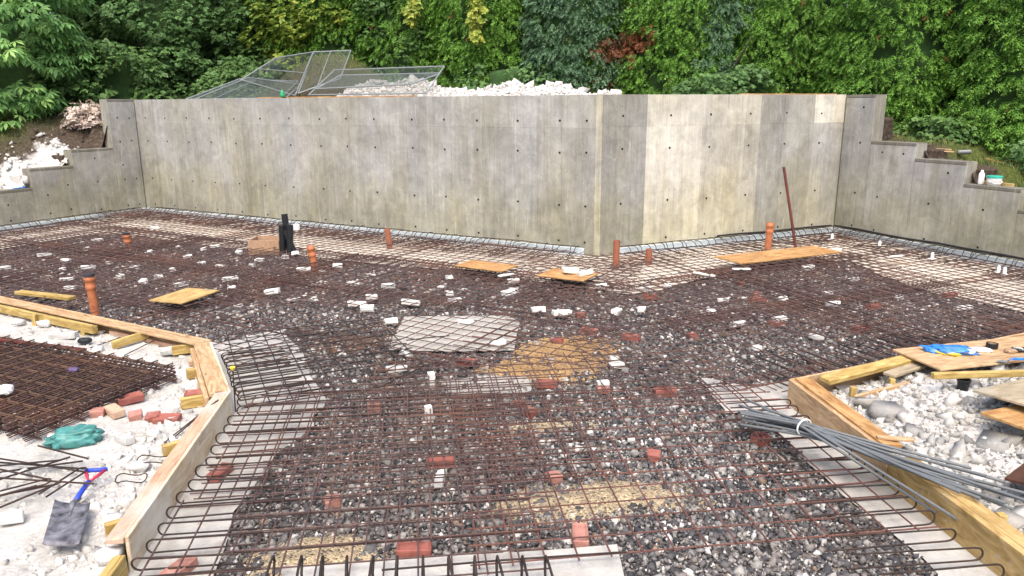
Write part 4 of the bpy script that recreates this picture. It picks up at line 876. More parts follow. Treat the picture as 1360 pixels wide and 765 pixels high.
mesh_sheet(Vector((-2.2, 4.66)), un, vn, 3.0, 2.3, 0.126, 'rusty mesh sheet doubled up in the left half of the neck', 'mesh sheets in the neck', 'rusty_mesh', True, poly=NECK, r=.006)
mesh_sheet(Vector((-1.3, 6.05)), un, vn, 3.6, 1.5, 0.098, 'rusty mesh sheet crossing from the neck towards the concrete pad', 'mesh sheets in the neck', 'rusty_mesh', True)
# loose lengths of bar lying on the mesh over the pad
for (x0, y0, x1, y1, lab) in [(540, 452, 597, 446, 'loose bar lying over the pale concrete pad'), (505, 514, 560, 488, 'loose bar lying near the white uprights'), (848, 381, 882, 366, 'black loose bar by the corner of the blinding'), (507, 757, 832, 733, 'long loose bar above the pad with upright bars')]:
    a, b = at(x0, y0, .15), at(x1, y1, .15); o = obj('loose_bar', MB().tube([a, a.lerp(b, .5) + Vector((0, 0, .006)), b], .007, 6), 'dark_rebar', origin=a); tag(o, lab, 'bar')
# hairpin bars along the forms
def hairpin(name, leg, h, r=0.0065):
    pts = [(leg, 0.012, 0.0)] + [(0.02 + h / 2, 0.004, 0)] + [(h / 2 - h / 2 * math.sin(a), 0.0, h / 2 - h / 2 * math.cos(a)) for a in np.linspace(0.15, math.pi - .15, 7)] + [(0.02 + h / 2, -.004, h), (leg * random.uniform(.9, 1.0), -.012, h)]
    me = MB().tube(pts, r, 6).mesh(name); me.materials.append(MATS['dark_rebar']); return me
HP = [hairpin('hairpin_bar', l, h) for l, h in ((0.80, 0.085), (0.72, 0.09), (0.86, 0.08), (0.65, 0.095))]
def hairpins(a, b, n, inward, z, label, group):
    for i in range(n):
        p = a.lerp(b, (i + .5) / n) + inward * random.uniform(.05, .09)
        o = link('hairpin_bar', random.choice(HP), None, None, (p.x, p.y, z + random.uniform(-.008, .01)), (random.uniform(-.25, .25), random.uniform(-.02, .02), math.atan2(inward.y, inward.x) + random.uniform(-.05, .05))); tag(o, label, 'bar', group)
hairpins(FL2 + Vector((0.01, -.35)), FL1 + Vector((0, -.05)), 14, un, 0.055, 'bent hairpin bar along the straight near length of the left form', 'hairpin bars along the left form')
hairpins(FL1, FL + Vector((.04, -.1)), 12, Vector((0.91, 0.41)), 0.06, 'bent hairpin bar along the short angled length of the left form', 'hairpin bars at the left form corner')
hairpins(FR2 + Vector((-.02, .55)), FR + Vector((0, -.1)), 15, -un, 0.055, 'bent hairpin bar reaching in from the right timber form', 'hairpin bars along the right form')
hairpins(FR + uR * .15, FR + uR * 4.6, 24, -nR, 0.055, 'bent hairpin bar along the far run of the right form', 'hairpin bars along the far right form')
# starter bars rising from the foreground pad
for i, px in enumerate((365, 402, 430, 462, 496, 528, 562, 596, 630, 660, 693, 724)):
    p = at(px * 1.0, 782, 0.02); t = link('upright_bar', MB().tube([(0, 0, 0), (0.0, 0.0, .10), (0.004, 0.03, .16), (0.006, .012, .205), (0.006, -.06, .215), (0.01, -.30, .20)], .008, 6).mesh('upright_bar'), 'dark_rebar', None, p, (0, 0, R_(7) + random.uniform(-.06, .06))); tag(t, 'bent steel bar standing out of the concrete pad at the neck mouth', 'bar', 'upright bars in the neck pad')

# ------------------------------------------------------------------ timber: planks with their own grain direction
def plank(name, p, q, width, height, mat, parent=None, tilt=0.0, z=None, bevel=0.004):
    """board from p to q (centres of its ends), length along its own X axis"""
    p, q = Vector(p), Vector(q); d = q - p; L = d.length
    me = MB().box((L / 2, 0, 0), (L, width, height)).mesh(name, bevel=bevel)
    M = d.to_track_quat('X', 'Z').to_matrix() @ Matrix.Rotation(tilt, 3, 'X')
    return link(name, me, mat, parent, p - (Vector(parent.location) if parent else Vector((0, 0, 0))), M.to_euler())
def v3(p, z): return Vector((p.x, p.y, z))
FH = 0.25
lf = thing('timber_formwork', 'timber edge form with yellow braces along the left side of the slab', 'formwork', (FL.x, FL.y, 0.0))
oA = nL                                       # outward (towards the viewer) for run A
plank('edge_board', v3(FL + uL * .02 + oA * .03, FH / 2 + .005), v3(FL + uL * 10 + oA * .03, FH / 2 + .005), .045, FH - .01, 'pale_timber', lf)
plank('top_plank', v3(FL + uL * .05 + oA * .135, FH - .012), v3(FL + uL * 4.2 + oA * .125, FH - .012), .13, .024, 'pale_timber', lf, .06)
plank('top_plank', v3(FL + uL * 4.21 + oA * .125, FH - .012), v3(FL + uL * 9.5 + oA * .125, FH - .012), .13, .024, 'pink_timber', lf, .06)
plank('waling', v3(FL + uL * 1.75 + oA * .235, .175), v3(FL + uL * 5.2 + oA * .235, .18), .05, .095, 'yellow_timber', lf)
plank('waling', v3(FL + uL * 5.25 + oA * .245, .18), v3(FL + uL * 9.5 + oA * .245, .18), .05, .095, 'yellow_timber', lf)
plank('waling', v3(FL + uL * .35 + oA * .10, .11), v3(FL + uL * 1.65 + oA * .12, .12), .05, .07, 'pink_timber', lf)
plank('packing_block', v3(FL + uL * 1.70 + oA * .29, .20), v3(FL + uL * 2.15 + oA * .29, .20), .05, .10, 'yellow_timber', lf)
for t_ in (1.9, 2.9, 4.1, 5.4, 6.6, 7.9): plank('peg', v3(FL + uL * t_ + oA * .30, .03), v3(FL + uL * t_ + oA * .30, .23), .05, .05, 'yellow_timber', lf)
plank('brace', v3(FL + uL * .98 + oA * .10, .20), v3(FL + uL * 1.05 + oA * .50, .17), .048, .09, 'yellow_timber', lf)
plank('brace', v3(FL + uL * .14 + oA * .03 + Vector((-.02, 0)), .16), v3(FL + uL * .34 + oA * .28, .15), .05, .10, 'yellow_timber', lf)
def run_boards(a, b, out, parent, top_w, face_mat, top_mat, zt=FH, over=0.0):
    plank('edge_board', v3(a + out * .012, zt / 2), v3(b + out * .012, zt / 2), .024, zt, face_mat, parent)
    plank('top_plank', v3(a + out * (.024 + top_w / 2), zt - .018), v3(b + out * (.024 + top_w / 2) + (b - a).normalized() * over, zt - .018), top_w, .036, top_mat, parent)
dB1 = (FL1 - FL).normalized(); oB1 = Vector((dB1.y, -dB1.x)); dB2 = (FL2 - FL1).normalized(); oB2 = Vector((dB2.y, -dB2.x))
if oB1.x > 0: oB1 = -oB1
if oB2.x > 0: oB2 = -oB2
run_boards(FL + Vector((.0, -.06)), FL1, oB1, lf, .16, 'cream_ply', 'pale_timber')
run_boards(FL1 + dB2 * .01, FL2, oB2, lf, .105, 'cream_ply', 'pink_timber', FH, .02)
plank('support_timber', v3(FL + oB1 * .23 + dB1 * .1, .14), v3(FL1 + oB1 * .21, .14), .045, .16, 'pale_timber', lf)
plank('edge_board', v3(FL2 + oB2 * .05 + dB2 * .03, .075), v3(FL3 + oB2 * .05, .075), .07, .15, 'yellow_timber', lf)
for s, px, py, qx, qy in ((0, 248, 497, 283, 490), (0, 240, 536, 286, 529), (0, 217, 600, 250, 590), (0, 140, 706, 177, 695)):
    a, b = at(px, py, .15), at(qx, qy, .15); d = (b - a).normalized(); plank('brace', a, b + d * .06, .055, .10, 'yellow_timber', lf)
# right form
rf = thing('timber_formwork', 'timber edge form of plywood and yellow planks on the right of the slab', 'formwork', (FR.x, FR.y, 0.0))
dR1 = (FR2 - FR).normalized(); oR1 = Vector((-dR1.y, dR1.x)); 
if oR1.x < 0: oR1 = -oR1
plank('edge_board', v3(FR + oR1 * .02, FH / 2), v3(FR + dR1 * 1.55 + oR1 * .02, FH / 2), .04, FH, 'pale_timber', rf)
plank('edge_board', v3(FR + dR1 * 1.56 + oR1 * .03, FH / 2), v3(FR2 + oR1 * .03, FH / 2), .05, FH, 'golden_ply', rf)
plank('top_plank', v3(FR + oR1 * .12 + dR1 * .03, FH + .002), v3(FR + dR1 * 1.42 + oR1 * .12, FH - .01), .16, .03, 'orange_ply', rf, -.10)
plank('top_plank', v3(FR + dR1 * 1.62 + oR1 * .115, FH - .02), v3(FR2 + oR1 * .115, FH - .02), .11, .04, 'golden_ply', rf)
plank('batten', v3(FR + dR1 * 1.32 + oR1 * .05, FH + .022), v3(FR + dR1 * 1.40 + oR1 * .30, FH + .020), .05, .02, 'pale_timber', rf)
oR2 = nR
plank('edge_board', v3(FR + uR * .02 + oR2 * .015, FH / 2 + .001), v3(FR + uR * 6.5 + oR2 * .015, FH / 2 + .001), .028, FH, 'pale_timber', rf)
plank('waling', v3(FR + uR * .30 + oR2 * .14, FH - .015), v3(FR + uR * 1.75 + oR2 * .12, FH + .035), .14, .045, 'yellow_timber', rf, .05)
plank('waling', v3(FR + uR * .38 + oR2 * .42, .14), v3(FR + uR * 1.7 + oR2 * .40, .17), .03, .07, 'pale_timber', rf)
plank('batten', v3(FR + uR * .95 + oR2 * .30, .24), v3(FR + uR * 1.65 + oR2 * .22, .25), .12, .03, 'grey_ply', rf)
for t_ in (.45, .95, 1.6): plank('peg', v3(FR + uR * t_ + oR2 * .34, .05), v3(FR + uR * t_ + oR2 * .34, .22), .05, .05, 'yellow_timber', rf)
for t_ in (2.4, 3.1): plank('peg', v3(FR + dR1 * t_ + oR1 * .22, .02), v3(FR + dR1 * t_ + oR1 * .22, .24), .05, .05, 'yellow_timber', rf)
# boards on the mesh
def board(pix, z, thick, mat, label, name='plywood_board', cat='board', lift=None):
    P4 = [at(x, y, z) for x, y in pix]
    e1 = ((P4[1] - P4[0]) + (P4[2] - P4[3])) / 2; e2 = ((P4[3] - P4[0]) + (P4[2] - P4[1])) / 2; c = sum(P4, Vector((0, 0, 0))) / 4
    if e1.length < e2.length: e1, e2 = e2, e1
    ang = math.atan2(e1.y, e1.x); perp = Vector((-math.sin(ang), math.cos(ang), 0)); wv = abs(e2.dot(perp))
    me = MB().box((0, 0, 0), (e1.length, wv, thick)).mesh(name, bevel=.003)
    o = link(name, me, mat, None, (c.x, c.y, z), ((lift or (0, 0))[0], (lift or (0, 0))[1], ang)); return tag(o, label, cat)
board([(200, 397), (240, 406), (287, 386), (253, 383)], .185, .02, 'golden_ply', 'square golden plywood offcut lying on the mesh beyond the left form')
board([(608, 353), (670, 362), (685, 352), (622, 346)], .185, .02, 'orange_ply', 'bare orange plywood offcut on the mesh below the left back wall')
board([(713, 366), (775, 374), (795, 363), (735, 357)], .185, .02, 'orange_ply', 'orange plywood offcut carrying two white blocks')
board([(953, 340), (980, 352), (1112, 335), (1085, 327)], .20, .024, 'orange_ply', 'long orange plywood board lying on the mesh by the right corner')
a, b = at(24, 388, .19), at(96, 396, .19); tag(plank('timber_plank', a, b, .12, .045, 'yellow_timber'), 'short yellow timber plank lying on the mesh behind the left form', 'plank')
# boards on the right
zb = 0.315
o = plank('plywood_board', v3((at(1216, 478, zb)).xy.to_3d(), zb), at(1420, 452, zb) + Vector((0.3, 0, 0)), .62, .022, 'pale_timber'); tag(o, 'large pale plywood board loaded with gloves and tools', 'board')
tag(plank('timber_plank', at(1238, 499, .36), at(1420, 494, .36), .05, .055, 'yellow_timber'), 'yellow timber batten in front of the loaded plywood board', 'plank')
# stacked grey and orange plywood on the chalk
zc = 0.36
c = at(1352, 527, zc); o = link('plywood_board', MB().box((0, 0, 0), (1.2, .60, .022)).mesh('plywood_board', bevel=.003), 'grey_ply', None, c + Vector((.32, .05, .03)), (R_(-3), R_(2), R_(27))); tag(o, 'weathered grey plywood board on top of the orange one', 'board')
c = at(1366, 556, .33); o = link('plywood_board', MB().box((0, 0, 0), (1.1, .55, .024)).mesh('plywood_board', bevel=.003), 'orange_ply', None, c + Vector((.30, .06, 0)), (R_(-2), R_(1), R_(22))); tag(o, 'orange plywood board half covered by the grey one', 'board')
c = at(1372, 633, .30); o = link('plywood_board', MB().box((0, 0, 0), (.5, .36, .02)).mesh('plywood_board', bevel=.003), 'dark_ply', None, c + Vector((.1, 0, 0)), (R_(-5), R_(3), R_(40))); tag(o, 'dark brown coated plywood board on the right rubble', 'board')
# lumps that carry the boards
for k, (px, py, s) in enumerate(((1300, 548, .09), (1350, 585, .10), (1345, 530, .10), (1352, 650, .10), (1300, 478, .10), (1350, 470, .10))):
    p = at(px, py, .18) + Vector((.15, .1, 0)); V = (CUB_V * 1.15 + rng.normal(0, .14, CUB_V.shape)) * s * .85 * np.array([1.3, 1, .9]); o = link('rubble_block', mesh_np('rubble_block', V, CUB_F, 'rubble_stone'), None, None, p); tag(o, 'angular rubble lump propping the plywood boards on the right', 'stone', 'lumps under the right boards')

# ------------------------------------------------------------------ bricks and white blocks on the gravel
def brick_mesh(name, size, frog=False, chip=0.0, seed=0):
    bm = bmesh.new(); bmesh.ops.create_cube(bm, size=1); r = random.Random(seed)
    for v in bm.verts: v.co = Vector((v.co.x * size[0], v.co.y * size[1], v.co.z * size[2])) + Vector([r.uniform(-1, 1) * chip for _ in range(3)])
    bmesh.ops.bevel(bm, geom=bm.edges[:], offset=.005, segments=1, affect='EDGES', clamp_overlap=True)
    if frog:
        top = max(bm.faces, key=lambda f: f.calc_center_median().z); r_ = bmesh.ops.inset_region(bm, faces=[top], thickness=.022); 
        for v in top.verts: v.co.z -= .014
    me = bpy.data.meshes.new(name); bm.to_mesh(me); bm.free(); return me
BR = [brick_mesh('red_brick', (.215, .1025, .065), True, .003, s) for s in range(3)]
HALF = [brick_mesh('red_brick', (.11, .1025, .065), False, .008, s) for s in range(3)]
def put_brick(px, py, kind, mat, rz, label, group=None, z=0.0, roll=0.0, scale=1.0, cat='brick', name='red_brick'):
    src = random.choice(BR if kind == 'full' else HALF).copy(); p = at(px, py, z + .033)
    hgt = .033 if abs(roll) < .3 else .0515
    o = link(name, src, mat, None, (p.x, p.y, z + hgt * scale), (roll, 0, rz), (scale,) * 3); return tag(o, label, cat, group)
GB = 'bricks on the gravel under the mesh'
Lr = 'red brick under the mesh on dark gravel'
for px, py, kd, mt, rz, lab, g in [
    (620, 481, 'full', 'red_brick', -.3, 'full red brick at the edge of the orange sand below the concrete pad', None), (726, 510, 'full', 'red_brick', -.15, 'full red brick between the orange sand and the small grey pad', None),
    (740, 453, 'half', 'red_brick', .6, 'red half brick lying on the orange sand patch', None), (771, 419, 'half', 'red_brick', .2, 'red half brick beside a long white block right of the pad', None),
    (782, 440, 'full', 'red_brick', -.5, 'red brick on the upper right rim of the orange sand', None), (838, 448, 'full', 'red_brick', -.5, Lr + ' right of the sand', GB + ' right of the sand'),
    (863, 394, 'full', 'red_brick', -.4, 'red brick by the corner of the cream blinding below the apex', None), (883, 520, 'full', 'red_brick', .1, Lr + ' right of the sand', GB + ' right of the sand'),
    (801, 517, 'half', 'pink_brick', .1, 'pinkish half brick topped by a white chip right of the sand', None), (705, 548, 'half', 'red_brick', .9, Lr + ' in the neck between the forms', GB + ' in the neck'),
    (690, 537, 'half', 'red_brick', .3, Lr + ' in the neck between the forms', GB + ' in the neck'), (869, 606, 'half', 'red_brick', 1.3, 'red half brick under the reddish mesh beside the beige sand', None),
    (735, 634, 'half', 'pink_brick', .3, 'pale pink half brick at the left rim of the beige sand', None), (771, 712, 'full', 'pink_brick', 1.52, 'pink brick pointing away from the pad with upright bars', None),
    (550, 731, 'full', 'red_brick', .03, 'full red brick on the gravel against the pad with upright bars', None), (585, 613, 'full', 'red_brick', .12, 'red brick beside the long white block in the neck', None),
    (441, 667, 'half', 'pink_brick', .5, 'pink broken brick on gravel near the yellow sand', None), (497, 542, 'half', 'pink_brick', .1, 'small pinkish brick piece on gravel left of the white uprights', None),
    (293, 628, 'full', 'red_brick', 1.35, 'red brick standing among the hairpin bars of the left form', None), (238, 757, 'full', 'pink_brick', 1.2, 'pinkish brick among the nearest hairpin bars of the left form', None),
    (1004, 391, 'half', 'pink_brick', .3, 'pink brick stacked behind another in the right bay', None), (1007, 398, 'full', 'red_brick', .1, 'red brick in front of the pink one in the right bay', None),
    (983, 377, 'half', 'red_brick', .2, 'small red brick piece nearest the long orange plywood board', None), (1031, 430, 'full', 'red_brick', .3, 'red brick carrying a white slab in the right bay', None),
    (1160, 407, 'full', 'red_brick', .4, Lr + ' in the right bay', GB + ' in the right bay'), (1142, 437, 'full', 'red_brick', .4, Lr + ' in the right bay', GB + ' in the right bay'),
    (920, 447, 'half', 'red_brick', .2, Lr + ' in the right bay', GB + ' in the right bay'), (1262, 392, 'full', 'red_brick', .4, Lr + ' in the right bay', GB + ' in the right bay')]:
    put_brick(px, py, kd, mt, rz, lab, g)
# perforated red clay piece
p = at(1010, 583, .04); t = thing('clay_ring', 'round red clay piece with holes beside the grey conduits', 'clay piece', (p.x, p.y, 0)); mb = MB().lathe((p.x, p.y, 0), [(.075, .0), (.082, .03), (.078, .07), (.060, .072), (.056, .05), (.056, .01)], 16)
obj('ring', mb, 'red_brick', t); mb = MB()
for k in range(3): mb.box((p.x, p.y, .055), (.115, .02, .024), k * math.pi / 3)
obj('spokes', mb, 'red_brick', t)
# white chalk and block spacers
WB = [brick_mesh('white_block', s, False, c, i) for i, (s, c) in enumerate((((.20, .09, .065), .008), ((.15, .10, .06), .012), ((.24, .085, .06), .006), ((.11, .09, .06), .014)))]
def white(px, py, k, rz, label, group=None, z=0.0, sc=1.0, mat='white_block', name='white_block', rot=None):
    p = at(px, py, z + .03); o = link(name, WB[k].copy(), mat, None, (p.x, p.y, z + (random.choice((0, .05, .09)) if z == 0 and py < 450 else 0) + .033 * sc), rot or (random.uniform(-.12, .12), random.uniform(-.12, .12), rz), (sc * .86,) * 3); return tag(o, label, 'block', group)
ll = 'white block piece under the mesh in the left bay'; lr = 'white block piece under the mesh in the right bay'; lc = 'white block piece on the gravel above the concrete pad'
for px, py in [(116, 335), (89, 353), (84, 364), (89, 378), (8, 360), (10, 373), (145, 349), (179, 355), (98, 329), (118, 362), (94, 390), (191, 382), (206, 308), (200, 340), (237, 331), (286, 333), (271, 337), (318, 342), (268, 356), (294, 358), (335, 356), (240, 379), (306, 375), (334, 387), (309, 390), (363, 393), (319, 406), (361, 369), (354, 363), (362, 396), (390, 398), (230, 362), (160, 372), (250, 345), (60, 345), (130, 322), (212, 372), (345, 350)]:
    white(px, py, random.randrange(4), random.uniform(-.5, 1.0), ll, 'white blocks in the left bay', sc=random.uniform(.8, 1.25))
for px, py, k, rz in [(404, 365, 2, .1), (424, 377, 2, .5), (449, 360, 1, .1), (428, 361, 3, 0), (492, 366, 1, .3), (470, 377, 0, -.1), (516, 385, 0, .6), (494, 400, 1, .2), (475, 409, 2, -.1), (489, 411, 1, .1), (418, 402, 3, .3), (587, 382, 1, 1.4), (597, 376, 3, .2), (598, 398, 3, 0), (604, 405, 0, .4), (546, 407, 2, -.05), (679, 387, 0, .0), (682, 378, 1, .2), (675, 398, 0, .2), (715, 417, 1, .2), (520, 432, 1, .2), (488, 418, 0, .1)]:
    white(px, py, k, rz, lc, 'white blocks above the concrete pad', sc=random.uniform(.95, 1.3))
for px, py, k, rz in [(852, 420, 1, 1.3), (817, 478, 3, .1), (819, 486, 1, .2), (799, 384, 0, .1), (855, 384, 0, .3), (887, 387, 3, .2), (1073, 360, 0, .1), (1069, 351, 2, .3), (960, 403, 0, -.3), (1099, 389, 1, .2), (1105, 413, 1, .4), (1279, 409, 2, .1), (1132, 371, 2, .1), (979, 435, 2, .5), (1084, 448, 1, .3), (1006, 462, 3, .1), (1110, 339, 1, .5), (1195, 395, 3, .4), (1040, 405, 3, .1), (945, 420, 3, .4)]:
    white(px, py, k, rz, lr, 'white blocks in the right bay', sc=random.uniform(.9, 1.2))
white(746, 421, 2, .35, 'long flat white block beside a red half brick', sc=1.25); white(819, 420, 0, 1.1, 'white block standing askew right of the sand', sc=1.2)
white(1036, 424, 0, .2, 'white slab piece lying against a red brick in the right bay', z=.06, sc=1.0); white(801, 508, 1, .1, 'white chip lying on the pinkish half brick', z=.066, sc=.8)
white(540, 470, 2, 2.1, 'long white block crossing the near edge of the concrete pad', sc=1.1); white(527, 490, 2, .05, 'long low white block just short of the concrete pad', sc=1.1); white(618, 428, 2, .1, 'white block lying on the far part of the concrete pad', z=.036, sc=1.0); white(660, 456, 2, .35, 'white block lying on the right part of the concrete pad', z=.036, sc=1.0)
white(585, 636, 2, 1.5, 'long pale block pointing away beside a red brick in the neck', sc=1.0)
for px, py, lab in ((574, 508, 'pair of white uprights by the crossing of two mesh sheets'), (570, 554, 'single white upright block on the gravel in the neck')):
    p = at(px, py + 8, 0); o = link('white_block', brick_mesh('white_block', (.065, .065, .17), False, .006, px), 'white_block', None, (p.x, p.y, .085), (.06, -.05, .3)); tag(o, lab, 'block')
white(757, 361, 1, .3, 'chunky white block on the plywood offcut', z=.196, sc=1.6); white(777, 363, 2, .5, 'flat white strip on the plywood offcut', z=.196, sc=1.2)
for px, py, rz, lab in ((672, 366, .9, 'white batten sticking out beside the bare plywood offcut'), (985, 358, .35, 'white batten lying just short of the long plywood board'), (935, 365, -.5, 'white batten lying left of the long plywood board'), (1190, 341, .6, 'white batten leaning on the mesh by the right wing')):
    p = at(px, py, .16); o = link('white_batten', brick_mesh('white_batten', (.34, .06, .025), False, .002, px), 'white_block', None, (p.x, p.y, .17), (0, .08, rz)); tag(o, lab, 'batten')
# white plastic feet beside the right wing
for k, (px, py, lab) in enumerate(((1168, 327, 'white plastic bar spacer by the right wing, nearest the wall corner'), (1238, 343, 'white plastic bar spacer halfway along the right wing'), (1326, 361, 'left one of the paired white plastic bar spacers by the right wing'), (1334, 363, 'right one of the paired white plastic bar spacers by the right wing'), (1105, 317, 'white plastic bracket in the right wall corner'))):
    p = at(px, py, .1); t = thing('bar_spacer', lab, 'spacer', (p.x, p.y, .09)); obj('stem', MB().lathe((p.x, p.y, .09), [(.026, 0), (.028, .02), (.026, .08), (.018, .11), (.001, .112)], 12), 'white_plastic', t, True); obj('base_plate', MB().box((p.x, p.y, .085), (.16 if k in (1, 4) else .08, .06, .02), .3), 'white_plastic', t, bevel=.004)

# ------------------------------------------------------------------ pipes
def pipe(px, py, ptop, r, mat, label, lean=(0, 0), cap=False, collar=False, cat='pipe'):
    p = at(px, py, .0); d = (p - Vector((0, 0, 0))).length; h = max(.2, (py - ptop) * math.hypot(p.y, CAMH) / FPX * 1.03)
    ax = Vector((lean[0], lean[1], 1)).normalized(); t = thing('drain_pipe', label, cat, p, 'clay coloured drain pipes'); o = Vector(p)
    obj('tube', MB().lathe(o, [(r, -.02), (r, h), (r - .006, h + .002), (r - .008, h - .05), (.0001, h - .055)], 22, ax), mat, t, False)
    host = t
    if collar:
        q = o + ax * (h - .20); host = obj('socket', MB().lathe(q, [(r, 0), (r + .010, .02), (r + .012, .06), (r + .006, .07), (r + .006, .12), (r + .016, .13), (r + .016, .17), (r + .006, .18), (r + .006, .204), (r - .004, .206), (r - .006, .15)], 22, ax), mat, t, True)
    if cap: obj('end_cap', MB().lathe(o + ax * h, [(r + .018, -.008), (r + .018, .022), (r - .01, .028), (.001, .028)], 20, ax), 'dark_cap', host)
pipe(127, 420, 366, .056, 'terracotta_pipe', 'tall orange drain pipe with dark cap close to the left form', (-.02, 0), True, True)
pipe(171, 331, 311, .056, 'terracotta_pipe', 'short orange drain pipe with dark cap far out in the left bay', (-.05, 0), True, True)
pipe(419, 359, 327, .056, 'terracotta_pipe', 'tilted orange drain pipe beside the black ducts', (-.16, .05), False, True)
pipe(518, 331, 304, .056, 'brown_pipe', 'plain brown drain pipe near the middle of the left back wall', (-.10, 0))
pipe(818, 358, 320, .056, 'brown_pipe', 'plain brown drain pipe in front of the wall apex', (0, 0))
pipe(861, 352, 331, .056, 'brown_pipe', 'short plain brown drain pipe just right of the wall apex', (.02, 0))
pipe(1019, 336, 297, .062, 'terracotta_pipe', 'orange socketed drain pipe behind the long plywood board', (.03, 0), False, True)
p = at(405, 330, .25); q = at(414, 334, .3); 
# black ducts
p = at(385, 342, .0); t = thing('duct_bundle', 'bundle of black plastic ducts standing on end in the left bay', 'ducts', p)
for dx, dy, h, lx, ly in ((-.13, .0, .60, .02, .0), (.0, .06, .80, -.05, .02), (.02, -.06, .62, .03, .02), (.13, .0, .52, -.14, .0)):
    o = p + Vector((dx, dy, 0)); e = o + Vector((lx * 1.3, ly, h)); obj('duct', MB().tube([o, o.lerp(e, .5) + Vector((lx * .1, 0, 0)), e, e + Vector((0, 0, -.01))], [.058, .058, .058, .05], 14), 'black_plastic', t)
obj('tape', MB().lathe(p + Vector((.16, .0, .52)), [(.062, 0), (.064, .03), (.062, .10)], 12), 'white_plastic', t)
for k, (px, py) in enumerate(((379, 343), (393, 344))): white(px, py, 3, .2, 'pale block wedging the foot of the black ducts', 'blocks at the ducts', sc=1.4)
p = at(357, 336, .0); t = thing('wooden_box', 'brown open plywood box out beside the black ducts', 'box', p)
for s, (c, sz) in enumerate((((0, -.26, .15), (.58, .02, .28)), ((0, .26, .15), (.58, .02, .28)), ((-.28, 0, .15), (.02, .5, .28)), ((.28, 0, .15), (.02, .5, .28)))): obj('side', MB().box(p + Vector(c), sz), 'cardboard', t, bevel=.003)
# rusty prop leaning on the wall
a, b = at(1057, 331, .06), Vector((0, 0, 0)); bb = at_y(1041, 222, a.y + .45); tag(obj('steel_prop', MB().tube([a, bb], .026, 12), 'maroon_steel', origin=a), 'dark red steel tube leaning upright beside the right back wall', 'tube')

# ------------------------------------------------------------------ grey conduit bundle
t = thing('conduit_bundle', 'tied bundle of long grey plastic conduits lying across the right form', 'conduits', at(1068, 575, .2))
rr = random.Random(4)
tie = at(1068, 567, .30)
ends = [(1362, 655), (1352, 662), (1372, 668), (1335, 640), (1325, 645), (1310, 632), (1300, 640), (1290, 622), (1335, 668), (1345, 676), (1302, 662), (1275, 654), (1262, 645), (1258, 630), (1250, 640), (1283, 648)]
for k, (ex, ey) in enumerate(ends):
    e = at(ex, ey, .275 + .016 * (k % 3)); m = tie + Vector((rr.uniform(-.06, .06), rr.uniform(-.035, .035), -.05 + .024 * (k % 4)))
    d = (m - e).normalized(); s = m + d * rr.uniform(.44, .56); s.z = max(s.z - .05, .16)
    obj('conduit', MB().tube([s, m, m.lerp(e, .5) + Vector((0, 0, -.006)), e], .0105, 10), 'grey_conduit', t, False)
for k, (sx, sy, ex, ey, z1) in enumerate(((982, 538, 1243, 681, .115), (990, 530, 1320, 720, .12))):
    s, e = at(sx, sy, .18), at(ex, ey, z1); m = tie + Vector((-.03 + .05 * k, -.05, .02)); obj('conduit', MB().tube([s, m, m.lerp(e, .5), e], .0105, 10), 'grey_conduit', t, False)
mb = MB(); ang = math.atan2(-1, .8); ring = []
dv = (at(1300, 640, .28) - at(985, 525, .2)).normalized(); sd = Vector((0, 0, 1)).cross(dv).normalized(); upv = dv.cross(sd)
for k in range(25): a = 2 * math.pi * k / 24; ring.append(tie + sd * (  .080 * math.cos(a)) + upv * (.060 * math.sin(a)))
obj('cable_tie', mb.tube(ring, .006, 6), 'white_plastic', t)

# ------------------------------------------------------------------ left working ground: mesh stack, scrap, tools
su_ = Vector((math.cos(R_(157)), math.sin(R_(157)))); sv_ = Vector((-math.sin(R_(157)), math.cos(R_(157)))) * -1     # sv_ points away from the viewer
c0 = at(236, 484, .285).xy
BIG = [(-30, -30), (30, -30), (30, 30), (-30, 30)]
for k in range(12):  # lower sheets take a separate rust colour, standing for shade inside the stack
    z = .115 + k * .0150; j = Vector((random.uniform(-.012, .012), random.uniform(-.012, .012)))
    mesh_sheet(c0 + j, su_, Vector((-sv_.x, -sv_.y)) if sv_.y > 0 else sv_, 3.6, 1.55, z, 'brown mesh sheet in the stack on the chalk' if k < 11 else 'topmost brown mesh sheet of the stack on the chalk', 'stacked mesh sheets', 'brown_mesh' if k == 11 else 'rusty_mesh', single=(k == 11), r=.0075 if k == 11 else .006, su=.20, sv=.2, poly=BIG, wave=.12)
a, b = at(-30, 448, .30), at(112, 465, .22); tag(obj('steel_tube', MB().tube([a, b], .024, 10), 'maroon_steel', origin=a), 'dark red steel tube lying along the stacked mesh sheets', 'tube')
for k in range(11):
    q = at(random.uniform(40, 140), random.uniform(606, 650), .135 + .012 * k); a = R_(random.choice((20, 28, 40, 150, 165, 10, 55))) + random.uniform(-.1, .1); L = random.uniform(.6, 1.1); a = a - math.pi if a > 1.6 else a
    s = q - Vector((math.cos(a), math.sin(a), 0)) * L; tag(obj('scrap_bar', MB().tube([s + Vector((0, 0, -.02)), q], .0075, 6), 'dark_rebar', origin=q), 'cut length of bar in the scrap pile beside the shovel', 'bar', 'scrap bars beside the shovel')
for k, (px, py, rz, l) in enumerate(((108, 625, 1.15, .30), (60, 640, .3, .5))):
    p = at(px, py, .22); pts = [(-l, -.035, 0), (0, -.035, 0)] + [(.035 * math.sin(a), -.035 * math.cos(a), 0) for a in np.linspace(.3, 2.8, 5)] + [(0, .035, 0), (-l, .035, 0)]
    tag(link('bent_bar', MB().tube(pts, .007, 6).mesh('bent_bar'), 'dark_rebar', None, p, (.1, -.15, rz)), ['bent loop of bar upright in the scrap pile', 'long bent loop of bar flat in the scrap pile'][k], 'bar')
